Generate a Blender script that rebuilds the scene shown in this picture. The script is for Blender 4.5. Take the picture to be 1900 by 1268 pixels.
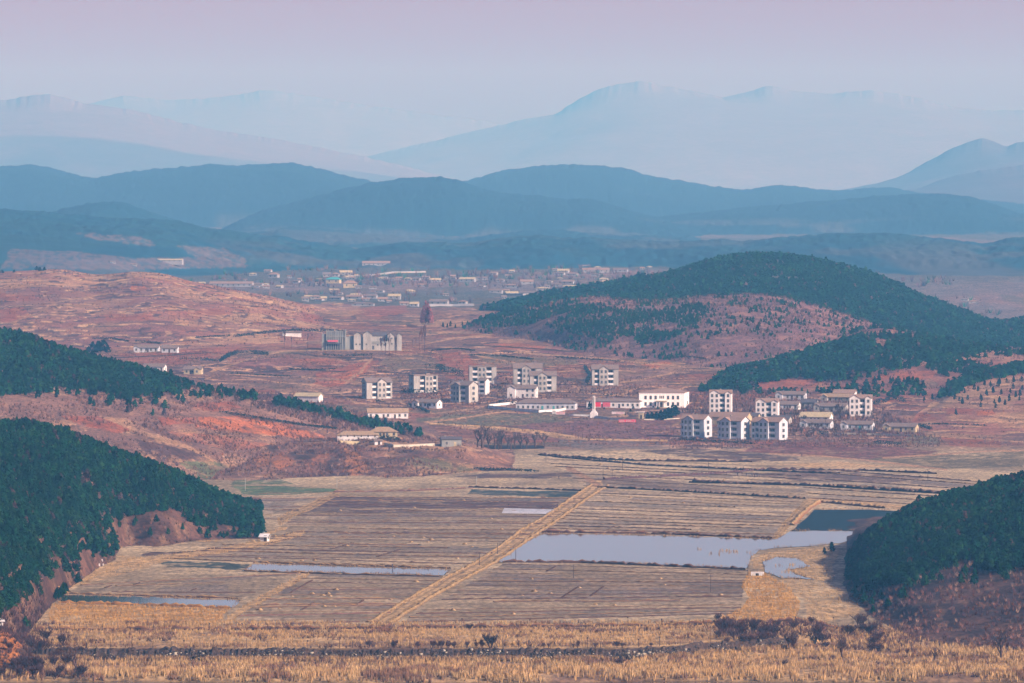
import bpy, math, random
import numpy as np
from mathutils import Vector, Matrix
R = math.radians
sc = bpy.context.scene
COL = sc.collection
for _o in list(bpy.data.objects):
    bpy.data.objects.remove(_o)

# ------------------------------------------------------------------ camera
CAM_Z = 115.0
F = 16000.0                      # focal length in photo pixels (photo 1900 x 1268)
HORIZON = 370.0
PITCH = math.atan((634.0 - HORIZON) / F)
cd = bpy.data.cameras.new('camera')
cd.sensor_width = 36.0
cd.lens = F / 1900.0 * 36.0
cd.clip_start = 5.0
cd.clip_end = 90000.0
cam = bpy.data.objects.new('camera', cd)
COL.objects.link(cam)
cam.location = (0, 0, CAM_Z)
cam.rotation_euler = (math.pi / 2 - PITCH, 0, 0)
sc.camera = cam

# ------------------------------------------------------------------ sky and sun
SUN_EL, SUN_AZ = 26.0, -33.0          # azimuth measured from +X (right); negative = on the camera's side
w = bpy.data.worlds.new('World')
sc.world = w
w.use_nodes = True
nt = w.node_tree
bg = nt.nodes['Background']
sky = nt.nodes.new('ShaderNodeTexSky')
sky.sky_type = 'NISHITA'
sky.sun_disc = False
sky.sun_elevation = R(SUN_EL)
sky.sun_rotation = R(90.0 - SUN_AZ)
sky.altitude = 100
sky.air_density = 1.0
sky.dust_density = 3.0
sky.ozone_density = 2.5
# dusty pink band low over the horizon, fading into the clearer sky above
tc = nt.nodes.new('ShaderNodeTexCoord'); sx = nt.nodes.new('ShaderNodeSeparateXYZ')
nt.links.new(tc.outputs['Generated'], sx.inputs[0])
mr = nt.nodes.new('ShaderNodeMapRange'); mr.interpolation_type = 'SMOOTHSTEP'
mr.inputs[1].default_value = 0.018; mr.inputs[2].default_value = 0.05; mr.inputs[3].default_value = 0.0; mr.inputs[4].default_value = 1.0
nt.links.new(sx.outputs[2], mr.inputs[0])
band = nt.nodes.new('ShaderNodeMix'); band.data_type = 'RGBA'
nt.links.new(mr.outputs[0], band.inputs[0])
band.inputs[6].default_value = (2.65, 0.95, 1.0, 1)
band.inputs[7].default_value = (1.19, 0.77, 1.04, 1)
tint = nt.nodes.new('ShaderNodeMix')
tint.data_type = 'RGBA'
tint.blend_type = 'MULTIPLY'
tint.inputs[0].default_value = 1.0
nt.links.new(band.outputs[2], tint.inputs[7])
nt.links.new(sky.outputs[0], tint.inputs[6])
nt.links.new(tint.outputs[2], bg.inputs[0])
bg.inputs[1].default_value = 0.066

sl = bpy.data.lights.new('sun', 'SUN')
sl.energy = 5.0
sl.angle = R(0.6)
sl.color = (1.0, 0.80, 0.70)
sun = bpy.data.objects.new('sun', sl)
COL.objects.link(sun)
ce = math.cos(R(SUN_EL))
sdir = Vector((ce * math.cos(R(SUN_AZ)), ce * math.sin(R(SUN_AZ)), math.sin(R(SUN_EL))))
sun.rotation_euler = sdir.to_track_quat('Z', 'Y').to_euler()
sun.location = (500, 0, 900)

sc.view_settings.view_transform = 'Standard'
sc.view_settings.look = 'None'
sc.view_settings.exposure = 0.87
sc.view_settings.gamma = 1.0
sc.cycles.use_denoising = True
sc.cycles.max_bounces = 4
sc.cycles.diffuse_bounces = 2
sc.cycles.glossy_bounces = 2
sc.cycles.volume_bounces = 0

# ------------------------------------------------------------------ helpers
def lin(c):
    """display 0-255 colour -> linear"""
    c = np.asarray(c, float) / 255.0
    return np.where(c <= 0.04045, c / 12.92, ((c + 0.055) / 1.055) ** 2.4)

SP, CP = math.sin(PITCH), math.cos(PITCH)
def project(X, Y, Z):
    dz = Z - CAM_Z
    dep = Y * CP - dz * SP
    return 950.0 + F * X / dep, 634.0 - F * (Y * SP + dz * CP) / dep
def zfrom(v, D):
    t = (634.0 - v) / F
    return CAM_Z + D * (t * CP - SP) / (CP + t * SP)
def xfrom(u, D):
    return (u - 950.0) / F * D

def _hash(i, j, seed):
    n = (i * 374761393 + j * 668265263 + seed * 974711 + 12345) & 0xffffffff
    n = ((n ^ (n >> 13)) * 1274126177) & 0xffffffff
    n = ((n ^ (n >> 16)) * 2246822519) & 0xffffffff
    return ((n ^ (n >> 15)) & 0xffffff) / 16777215.0
def vnoise(x, y, seed=0):
    x = np.asarray(x, float); y = np.asarray(y, float)
    i = np.floor(x).astype(np.int64); j = np.floor(y).astype(np.int64)
    fx = x - i; fy = y - j
    fx = fx * fx * (3 - 2 * fx); fy = fy * fy * (3 - 2 * fy)
    a = _hash(i, j, seed); b = _hash(i + 1, j, seed); c = _hash(i, j + 1, seed); d = _hash(i + 1, j + 1, seed)
    return (a * (1 - fx) + b * fx) * (1 - fy) + (c * (1 - fx) + d * fx) * fy
def fbm(x, y, seed=0, octv=4, gain=0.5):
    s = 0; a = 1.0; t = 0
    for k in range(octv):
        s = s + a * vnoise(x, y, seed + 17 * k); t += a
        a *= gain; x = np.asarray(x) * 2.03 + 11.3; y = np.asarray(y) * 2.03 + 5.7
    return s / t
def sstep(a, b, x):
    t = np.clip((x - a) / (b - a), 0, 1)
    return t * t * (3 - 2 * t)
def inpoly(u, v, poly):
    """vectorised point in polygon"""
    P = np.asarray(poly, float)
    out = np.zeros(u.shape, bool)
    bb = (u >= P[:, 0].min()) & (u <= P[:, 0].max()) & (v >= P[:, 1].min()) & (v <= P[:, 1].max())
    uu, vv = u[bb], v[bb]
    r = np.zeros(uu.shape, bool)
    n = len(P); j = n - 1
    for i in range(n):
        xi, yi, xj, yj = P[i, 0], P[i, 1], P[j, 0], P[j, 1]
        if yi != yj:
            c = ((yi > vv) != (yj > vv)) & (uu < (xj - xi) * (vv - yi) / (yj - yi) + xi)
            r ^= c
        j = i
    out[bb] = r
    return out
def polydist(u, v, pts, vscale=1.0):
    """distance in photo pixels to a polyline"""
    P = np.asarray(pts, float)
    best = np.full(u.shape, 1e9)
    bb = (u > P[:, 0].min() - 12) & (u < P[:, 0].max() + 12) & (v > P[:, 1].min() - 12) & (v < P[:, 1].max() + 12)
    uu, vv = u[bb], v[bb] * vscale
    b = np.full(uu.shape, 1e9)
    for (x0, y0), (x1, y1) in zip(P[:-1], P[1:]):
        y0 *= vscale; y1 *= vscale
        dx, dy = x1 - x0, y1 - y0
        t = np.clip(((uu - x0) * dx + (vv - y0) * dy) / (dx * dx + dy * dy + 1e-9), 0, 1)
        b = np.minimum(b, np.hypot(uu - x0 - t * dx, vv - y0 - t * dy))
    best[bb] = b
    return best

def fast_mesh(name, verts, faces, col=None, smooth=False, corner_per_face=None):
    """numpy -> mesh; faces is an (n,k) array"""
    me = bpy.data.meshes.new(name)
    verts = np.ascontiguousarray(verts, np.float32); faces = np.ascontiguousarray(faces, np.int32)
    n, k = faces.shape
    me.vertices.add(len(verts)); me.vertices.foreach_set('co', verts.ravel())
    me.loops.add(n * k); me.loops.foreach_set('vertex_index', faces.ravel())
    me.polygons.add(n)
    me.polygons.foreach_set('loop_start', np.arange(0, n * k, k, dtype=np.int32))
    me.polygons.foreach_set('loop_total', np.full(n, k, np.int32))
    if smooth:
        me.polygons.foreach_set('use_smooth', np.ones(n, bool))
    me.update(calc_edges=True)
    if col is not None:
        at = me.color_attributes.new('Col', 'FLOAT_COLOR', 'POINT')
        c4 = np.ones((len(verts), 4), np.float32); c4[:, :3] = col
        at.data.foreach_set('color', c4.ravel())
    return me
def link(name, me, mat=None, parent=None):
    o = bpy.data.objects.new(name, me)
    COL.objects.link(o)
    if mat is not None and me is not None:
        me.materials.clear(); me.materials.append(mat)
    if parent is not None:
        o.parent = parent
    return o
def tag(o, label=None, cat=None, group=None, kind=None):
    if label: o['label'] = label
    if cat: o['category'] = cat
    if group: o['group'] = group
    if kind: o['kind'] = kind
    return o
def thing(name, label, cat, loc, rz=0.0, group=None):
    o = bpy.data.objects.new(name, None)
    o.empty_display_size = 0.5
    COL.objects.link(o)
    o.location = loc; o.rotation_euler = (0, 0, rz)
    return tag(o, label, cat, group)

class MB:
    """mesh builder for boxes, prisms and bars"""
    def __init__(s): s.v = []; s.f = []
    def quadbox(s, p):               # 8 points: bottom 4, top 4
        b = len(s.v); s.v += [tuple(q) for q in p]
        s.f += [(b, b+3, b+2, b+1), (b+4, b+5, b+6, b+7), (b, b+1, b+5, b+4), (b+1, b+2, b+6, b+5), (b+2, b+3, b+7, b+6), (b+3, b, b+4, b+7)]
        return s
    def box(s, x0, x1, y0, y1, z0, z1):
        return s.quadbox([(x0, y0, z0), (x1, y0, z0), (x1, y1, z0), (x0, y1, z0), (x0, y0, z1), (x1, y0, z1), (x1, y1, z1), (x0, y1, z1)])
    def poly_prism(s, pts, axis, a, b):
        """pts: 2-D outline; axis 'y': outline in xz extruded along y; 'x': outline in yz extruded along x; 'z'"""
        n = len(pts); o = len(s.v)
        for t in (a, b):
            for p, q in pts:
                s.v.append((p, t, q) if axis == 'y' else ((t, p, q) if axis == 'x' else (p, q, t)))
        s.f.append(tuple(o + i for i in range(n))); s.f.append(tuple(o + n + i for i in reversed(range(n))))
        for i in range(n):
            j = (i + 1) % n
            s.f.append((o + i, o + n + i, o + n + j, o + j))
        return s
    def bar(s, p0, p1, r0, r1=None, n=4):
        r1 = r0 if r1 is None else r1
        p0 = Vector(p0); p1 = Vector(p1); d = (p1 - p0)
        q = d.to_track_quat('Z', 'Y'); o = len(s.v)
        for p, r in ((p0, r0), (p1, r1)):
            for i in range(n):
                a = 2 * math.pi * (i + .5) / n
                s.v.append(tuple(p + q @ Vector((math.cos(a) * r, math.sin(a) * r, 0))))
        for i in range(n):
            j = (i + 1) % n
            s.f.append((o + i, o + j, o + n + j, o + n + i))
        s.f.append(tuple(o + i for i in reversed(range(n)))); s.f.append(tuple(o + n + i for i in range(n)))
        return s
    def mesh(s, name):
        me = bpy.data.meshes.new(name); me.from_pydata(s.v, [], s.f); me.update()
        import bmesh
        bm = bmesh.new(); bm.from_mesh(me); bmesh.ops.recalc_face_normals(bm, faces=bm.faces); bm.to_mesh(me); bm.free()
        return me
    def build(s, name, mat, parent=None):
        return link(name, s.mesh(name), mat, parent)

# ------------------------------------------------------------------ materials
def mat_attr(name, detail=1.2, amp=0.35, rough=0.95, bump=0.0, stretch=None, scale2=0.12):
    """painted-soil material: land-cover colour times broken noise"""
    m = bpy.data.materials.new(name); m.use_nodes = True
    t = m.node_tree; b = t.nodes['Principled BSDF']
    b.inputs['Roughness'].default_value = rough
    b.inputs['Specular IOR Level'].default_value = 0.1
    a = t.nodes.new('ShaderNodeAttribute'); a.attribute_name = 'Col'
    g = t.nodes.new('ShaderNodeNewGeometry')
    mp = t.nodes.new('ShaderNodeMapping'); mp.vector_type = 'POINT'
    if stretch: mp.inputs['Scale'].default_value = stretch
    t.links.new(g.outputs['Position'], mp.inputs['Vector'])
    n1 = t.nodes.new('ShaderNodeTexNoise'); n1.inputs['Scale'].default_value = detail; n1.inputs['Detail'].default_value = 3; n1.inputs['Roughness'].default_value = 0.7
    n2 = t.nodes.new('ShaderNodeTexNoise'); n2.inputs['Scale'].default_value = scale2; n2.inputs['Detail'].default_value = 4
    t.links.new(mp.outputs[0], n1.inputs['Vector']); t.links.new(g.outputs['Position'], n2.inputs['Vector'])
    r1 = t.nodes.new('ShaderNodeMapRange'); r1.inputs[1].default_value = 0.3; r1.inputs[2].default_value = 0.7; r1.inputs[3].default_value = 1 - amp; r1.inputs[4].default_value = 1 + amp
    r2 = t.nodes.new('ShaderNodeMapRange'); r2.inputs[1].default_value = 0.3; r2.inputs[2].default_value = 0.7; r2.inputs[3].default_value = 1 - amp * .45; r2.inputs[4].default_value = 1 + amp * .45
    t.links.new(n1.outputs['Fac'], r1.inputs[0]); t.links.new(n2.outputs['Fac'], r2.inputs[0])
    mu = t.nodes.new('ShaderNodeMath'); mu.operation = 'MULTIPLY'
    t.links.new(r1.outputs[0], mu.inputs[0]); t.links.new(r2.outputs[0], mu.inputs[1])
    vm = t.nodes.new('ShaderNodeVectorMath'); vm.operation = 'SCALE'
    t.links.new(a.outputs['Color'], vm.inputs[0]); t.links.new(mu.outputs[0], vm.inputs['Scale'])
    t.links.new(vm.outputs[0], b.inputs['Base Color'])
    if bump:
        bp = t.nodes.new('ShaderNodeBump'); bp.inputs['Strength'].default_value = 1.0; bp.inputs['Distance'].default_value = bump
        t.links.new(n1.outputs['Fac'], bp.inputs['Height']); t.links.new(bp.outputs[0], b.inputs['Normal'])
    return m
def mat_plain(name, col, amp=0.15, scale=0.8, rough=0.9, spec=0.15, randomise=0.0, streak=False):
    """albedo (linear) with mottled wear; randomise varies it per object"""
    m = bpy.data.materials.new(name); m.use_nodes = True
    t = m.node_tree; b = t.nodes['Principled BSDF']
    b.inputs['Roughness'].default_value = rough
    b.inputs['Specular IOR Level'].default_value = spec
    g = t.nodes.new('ShaderNodeNewGeometry')
    n1 = t.nodes.new('ShaderNodeTexNoise'); n1.inputs['Scale'].default_value = scale; n1.inputs['Detail'].default_value = 4; n1.inputs['Roughness'].default_value = 0.65
    if streak:
        mp = t.nodes.new('ShaderNodeMapping'); mp.inputs['Scale'].default_value = (1, 1, 0.25)
        t.links.new(g.outputs['Position'], mp.inputs['Vector']); t.links.new(mp.outputs[0], n1.inputs['Vector'])
    else:
        t.links.new(g.outputs['Position'], n1.inputs['Vector'])
    r1 = t.nodes.new('ShaderNodeMapRange'); r1.inputs[1].default_value = 0.3; r1.inputs[2].default_value = 0.7; r1.inputs[3].default_value = 1 - amp; r1.inputs[4].default_value = 1 + amp
    t.links.new(n1.outputs['Fac'], r1.inputs[0])
    last = r1.outputs[0]
    if randomise:
        oi = t.nodes.new('ShaderNodeObjectInfo')
        r2 = t.nodes.new('ShaderNodeMapRange'); r2.inputs[3].default_value = 1 - randomise; r2.inputs[4].default_value = 1 + randomise
        t.links.new(oi.outputs['Random'], r2.inputs[0])
        mu = t.nodes.new('ShaderNodeMath'); mu.operation = 'MULTIPLY'
        t.links.new(last, mu.inputs[0]); t.links.new(r2.outputs[0], mu.inputs[1]); last = mu.outputs[0]
    vm = t.nodes.new('ShaderNodeVectorMath'); vm.operation = 'SCALE'
    vm.inputs[0].default_value = col
    t.links.new(last, vm.inputs['Scale']); t.links.new(vm.outputs[0], b.inputs['Base Color'])
    return m
# ------------------------------------------------------------------ the lie of the land
# ground profile away from the river (distance m, height m)
BASE = np.array([(1400, -4.5), (2080, -4.5), (2101, -1.6), (2150, -1.5), (3600, 0.0), (3840, 0.0), (4100, 1.2), (4250, 6.2), (4400, 13.2), (4500, 17.8),
                 (4900, 28.6), (5400, 37.5), (5800, 39.5), (6200, 34.5), (6600, 33.0), (7000, 33.5), (8000, 40), (9000, 47.5), (9600, 50), (11000, 54),
                 (13000, 62), (16000, 70), (37000, 105)], float)
WALLV = [(-500, 1224), (60, 1224), (400, 1226), (1150, 1225), (1250, 1220), (1340, 1211), (1420, 1206), (1500, 1200), (1560, 1190), (1640, 1180), (2400, 1180)]
def wall_D(u):
    v = np.interp(u, [p[0] for p in WALLV], [p[1] for p in WALLV])
    return F * (CAM_Z + 1.5) / (v - HORIZON)
_GRID = np.arange(-600, 2501, 2.0)
_cache = {}
def smooth_interp(pts, u, sig):
    """polyline through the points, rounded with a gaussian of sig photo pixels"""
    key = (id(pts), sig)
    if key not in _cache:
        y = np.interp(_GRID, [p[0] for p in pts], [p[1] for p in pts])
        r = int(3 * sig / 2) + 1
        kx = np.exp(-0.5 * (np.arange(-r, r + 1) * 2.0 / sig) ** 2); kx /= kx.sum()
        _cache[key] = (pts, np.convolve(np.pad(y, r, mode='edge'), kx, 'valid'))
    return np.interp(u, _GRID, _cache[key][1])
def footD(pts, u):
    """front foot of a hill given as photo points lying on the flat land"""
    return F * CAM_Z / (smooth_interp(pts, u, 22) - HORIZON)
def lerp(pts, u):
    if np.isscalar(pts): return np.full(np.shape(u), float(pts))
    return smooth_interp(pts, u, 30)

def base_h(u, D):
    z = np.interp(D, BASE[:, 0], BASE[:, 1])
    X = xfrom(u, D)
    z = z - 25 * sstep(1480, 1720, u) * sstep(4850, 5700, D) * (1 - sstep(6900, 8600, D))
    # river bank wobble, reed flat, then the step up behind the stone embankment
    wob = (fbm(X * 0.05, D * 0.0 + 3.3, 5, 3) - 0.5) * 22
    z = np.where(D < 2180, np.interp(D + wob, BASE[:, 0], BASE[:, 1]), z)
    wd = wall_D(u)
    up = sstep(0, 7, D - wd)
    keep = (sstep(20, 90, u) * (1 - sstep(1480, 1560, u)))
    z = z + up * 2.6 * keep * (1 - sstep(60, 190, D - wd)) + 1.45 * (1 - keep) * sstep(0, 80, D - wd) * (D < 3600) * 0 
    z = np.where(D > wd + 100, np.where(D < 3600, np.maximum(z, z + (0 - np.interp(D, BASE[:, 0], BASE[:, 1])) * sstep(100, 190, D - wd)), z), z)
    return z

HILLS = []
def hill(name, crest, Dc, Df, back, k=0.75, toe=0.12, relief=0.0, rscale=40.0, backpow=1.0):
    HILLS.append(dict(name=name, crest=crest, Dc=Dc, Df=Df, back=back, k=k, toe=toe, relief=relief, rscale=rscale))
Z0 = lambda pts: ('v', pts)

hill('pine hill', [(-500, 640), (-200, 715), (-100, 752), (0, 797), (60, 801), (100, 812), (150, 826), (200, 845), (250, 862), (300, 882), (350, 906), (400, 934), (440, 956), (480, 982), (510, 1000), (560, 1020)],
     2990, Z0([(-500, 1250), (90, 1130), (225, 1010), (300, 1018), (360, 1004), (490, 1000), (530, 1000)]), 3330, k=0.6, relief=3.0)
hill('pine spur', [(-500, 760), (-200, 815), (-100, 850), (0, 893), (60, 915), (100, 936), (140, 957), (180, 985), (215, 1016), (235, 1030), (280, 1060)],
     [(-500, 2500), (-100, 2600), (0, 2660), (120, 2760), (230, 2850), (300, 2860)], Z0([(-500, 1300), (-100, 1268), (0, 1235), (50, 1180), (85, 1130), (150, 1075), (225, 1030), (300, 1040)]), 2990, k=0.7, relief=2.2)
hill('shoulder hill', [(-500, 540), (-100, 595), (0, 626), (60, 640), (100, 654), (200, 680), (300, 706), (360, 722), (420, 735), (500, 752), (560, 762), (620, 778), (700, 796), (770, 806), (830, 830)],
     [(-500, 3850), (450, 3900), (830, 3960)], [(-500, 3420), (300, 3480), (480, 3600), (600, 3790), (830, 3900)], 4230, k=0.25, relief=2.5, rscale=55)
hill('bluff', [(380, 845), (430, 832), (480, 824), (540, 819), (620, 816), (700, 815), (800, 818), (860, 822), (900, 832), (940, 848), (975, 864), (1010, 885)],
     3790, Z0([(300, 888), (480, 893), (560, 886), (640, 884), (740, 888), (840, 880), (900, 876), (1010, 874)]), 3960, k=0.9, relief=5.0, rscale=12)
hill('brown hill', [(-500, 520), (-100, 508), (0, 506), (60, 503), (100, 501), (130, 503), (170, 511), (185, 513), (205, 510), (235, 507), (270, 506), (310, 510), (350, 522), (400, 532), (450, 541), (500, 552), (560, 568), (620, 584), (700, 597), (760, 604), (800, 612)],
     5900, [(-500, 4900), (300, 4930), (560, 5000), (700, 5250), (800, 5500)], 6700, k=0.45, relief=4.5, rscale=70)
hill('forest hill', [(760, 600), (840, 592), (870, 584), (900, 577), (950, 566), (1000, 556), (1050, 548), (1100, 542), (1150, 532), (1200, 521), (1250, 511), (1300, 496), (1350, 485), (1380, 480), (1400, 478), (1450, 479), (1500, 485), (1550, 497), (1600, 512), (1650, 529), (1700, 552), (1740, 569), (1780, 582), (1820, 596), (1850, 607), (1870, 606), (1900, 599), (1950, 590), (2300, 580)],
     6150, [(760, 5400), (900, 5350), (1100, 5280), (1400, 5420), (1800, 5400), (2300, 5400)], 7100, k=0.55, relief=4.0, rscale=60)
hill('scrub hill', [(820, 612), (870, 602), (900, 593), (950, 582), (1000, 568), (1040, 560), (1080, 552), (1120, 552), (1170, 558), (1220, 560), (1260, 555), (1300, 551), (1340, 549), (1380, 548), (1420, 549), (1460, 553), (1500, 563), (1540, 576), (1580, 588), (1620, 601), (1660, 613), (1720, 628), (1780, 640), (1840, 655)],
     5360, [(820, 5300), (900, 5200), (1000, 5060), (1080, 4860), (1200, 4800), (1300, 4700), (1840, 4700)], 5750, k=0.55, relief=3.6, rscale=45)
hill('belt hill', [(1220, 716), (1250, 706), (1290, 694), (1330, 682), (1370, 670), (1420, 660), (1480, 650), (1540, 636), (1580, 622), (1610, 611), (1640, 609), (1670, 615), (1710, 625), (1760, 638), (1800, 642), (1850, 645), (1900, 650), (2300, 660)],
     4930, [(1220, 4500), (1300, 4440), (1450, 4420), (2300, 4380)], 5250, k=0.5, relief=3.0, rscale=40)
hill('terrace hill', [(1580, 800), (1630, 785), (1670, 765), (1690, 752), (1720, 737), (1760, 721), (1800, 708), (1850, 697), (1900, 690), (2000, 676), (2300, 650)],
     [(1580, 4300), (1700, 4520), (1900, 4640), (2300, 4700)], [(1580, 4200), (1700, 4160), (1900, 4110), (2300, 4100)], 4900, k=0.35, relief=1.4, rscale=30)
hill('riverside hill', [(1400, 1150), (1490, 1118), (1530, 1098), (1548, 1088), (1565, 1070), (1585, 1046), (1605, 1026), (1635, 1000), (1680, 970), (1720, 950), (1760, 939), (1800, 930), (1850, 914), (1900, 898), (1960, 875), (2100, 820), (2400, 760)],
     [(1490, 2560), (1545, 2620), (1620, 2720), (1900, 2800), (2400, 2850)], Z0([(1490, 1100), (1545, 1096), (1575, 1104), (1600, 1130), (1640, 1150), (1700, 1178), (1800, 1192), (1900, 1198), (2400, 1230)]), 3150, k=0.6, relief=2.4, rscale=28)
hill('shrub knoll', [(1515, 1045), (1535, 1032), (1555, 1026), (1575, 1022), (1600, 1030), (1640, 1050)],
     2840, Z0([(1500, 1048), (1640, 1052)]), 2930, k=0.8, relief=0.8, rscale=10)
hill('rocky bank', [(-500, 1120), (-60, 1150), (0, 1166), (15, 1168), (28, 1185), (40, 1204), (55, 1222), (80, 1240)],
     2150, [(-500, 2108), (80, 2112)], 2190, k=0.8, relief=1.0, rscale=7)
NEAR_N = len(HILLS)
# far ridges
hill('wooded ridge', [(-500, 392), (0, 391), (60, 393), (150, 403), (200, 406), (300, 410), (345, 416), (390, 429), (430, 430), (470, 438), (520, 441), (560, 449), (620, 458), (660, 463), (700, 458), (750, 451), (830, 451), (880, 453), (930, 443), (980, 439), (1010, 438), (1060, 446), (1090, 443), (1150, 448), (1250, 450), (1330, 447), (1380, 451), (1420, 447), (1500, 441), (1640, 435), (1700, 440), (1780, 448), (1830, 455), (1870, 443), (1900, 441), (2300, 430)],
     [(-500, 9300), (600, 9500), (2300, 9300)], [(-500, 7500), (200, 7800), (450, 8400), (640, 8700), (900, 8600), (1200, 8800), (1400, 8400), (2300, 8300)], 10600, k=0.6, relief=9, rscale=170)
hill('wooded ridge', [(0, 420), (60, 403), (120, 388), (180, 376), (215, 375), (245, 382), (300, 402), (370, 422), (450, 435), (500, 432), (540, 422), (600, 426), (680, 434), (760, 442), (850, 446), (900, 440), (960, 432), (1020, 428), (1100, 436), (1200, 440), (1300, 446)],
     11700, 10700, 12600, k=0.6, relief=8, rscale=180)
hill('wooded ridge', [(380, 440), (460, 405), (500, 390), (560, 374), (620, 357), (680, 342), (740, 333), (800, 328), (830, 330), (870, 339), (900, 353), (950, 359), (1000, 363), (1050, 370), (1090, 368), (1140, 381), (1200, 399), (1270, 416), (1330, 433), (1400, 446)],
     14000, 12600, 15200, k=0.6, relief=10, rscale=220)
hill('wooded ridge', [(1080, 445), (1160, 418), (1250, 400), (1400, 384), (1520, 376), (1625, 366), (1690, 361), (1750, 360), (1800, 366), (1850, 383), (1900, 398), (2000, 418), (2300, 440)],
     14600, 12900, 15800, k=0.6, relief=10, rscale=220)
hill('wooded ridge', [(-500, 320), (-100, 311), (0, 309), (50, 306), (80, 309), (120, 319), (150, 327), (175, 331), (220, 321), (300, 313), (400, 305), (430, 307), (480, 306), (510, 303), (540, 302), (580, 311), (640, 326), (690, 336), (740, 346), (800, 352), (860, 370), (950, 420)],
     16600, 14600, 18000, k=0.6, relief=12, rscale=260)
hill('wooded ridge', [(700, 380), (800, 352), (840, 343), (880, 333), (920, 319), (980, 311), (1040, 306), (1100, 308), (1160, 313), (1200, 326), (1260, 336), (1320, 346), (1380, 354), (1420, 348), (1460, 344), (1510, 351), (1550, 354), (1600, 349), (1650, 346), (1700, 357), (1760, 362), (1900, 380), (2300, 400)],
     17600, 15600, 19200, k=0.6, relief=12, rscale=260)
hill('mountain', [(1480, 380), (1600, 362), (1700, 351), (1760, 329), (1830, 316), (1900, 306), (2000, 290), (2300, 300)], 20000, 18000, 22000, k=0.6, relief=14, rscale=280)
hill('mountain', [(1500, 370), (1580, 355), (1620, 347), (1655, 335), (1690, 319), (1730, 296), (1760, 280), (1790, 266), (1820, 258), (1840, 261), (1865, 273), (1885, 266), (1900, 263), (1950, 256), (2050, 280), (2300, 330)], 23000, 20500, 25500, k=0.5, relief=20, rscale=330)
hill('mountain', [(-500, 260), (-100, 195), (0, 186), (40, 180), (70, 176), (90, 173), (120, 181), (160, 193), (200, 196), (260, 208), (330, 226), (400, 241), (500, 256), (580, 271), (680, 292), (800, 322), (900, 345)], 28000, 24000, 30500, k=0.5, relief=6, rscale=300)
hill('mountain', [(560, 330), (700, 285), (820, 258), (900, 238), (960, 224), (1030, 211), (1070, 186), (1110, 164), (1150, 156), (1190, 149), (1230, 159), (1290, 169), (1340, 181), (1380, 171), (1430, 158), (1470, 169), (1540, 173), (1620, 167), (1700, 181), (1770, 199), (1830, 205), (1900, 204), (2000, 216), (2300, 260)], 32500, 28500, 34500, k=0.5, relief=6, rscale=340)
hill('mountain', [(60, 230), (150, 196), (230, 176), (300, 185), (400, 182), (500, 166), (560, 176), (640, 190), (750, 205), (880, 222), (980, 240), (1100, 270)], 35500, 32500, 36800, k=0.5, relief=4, rscale=400)

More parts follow.
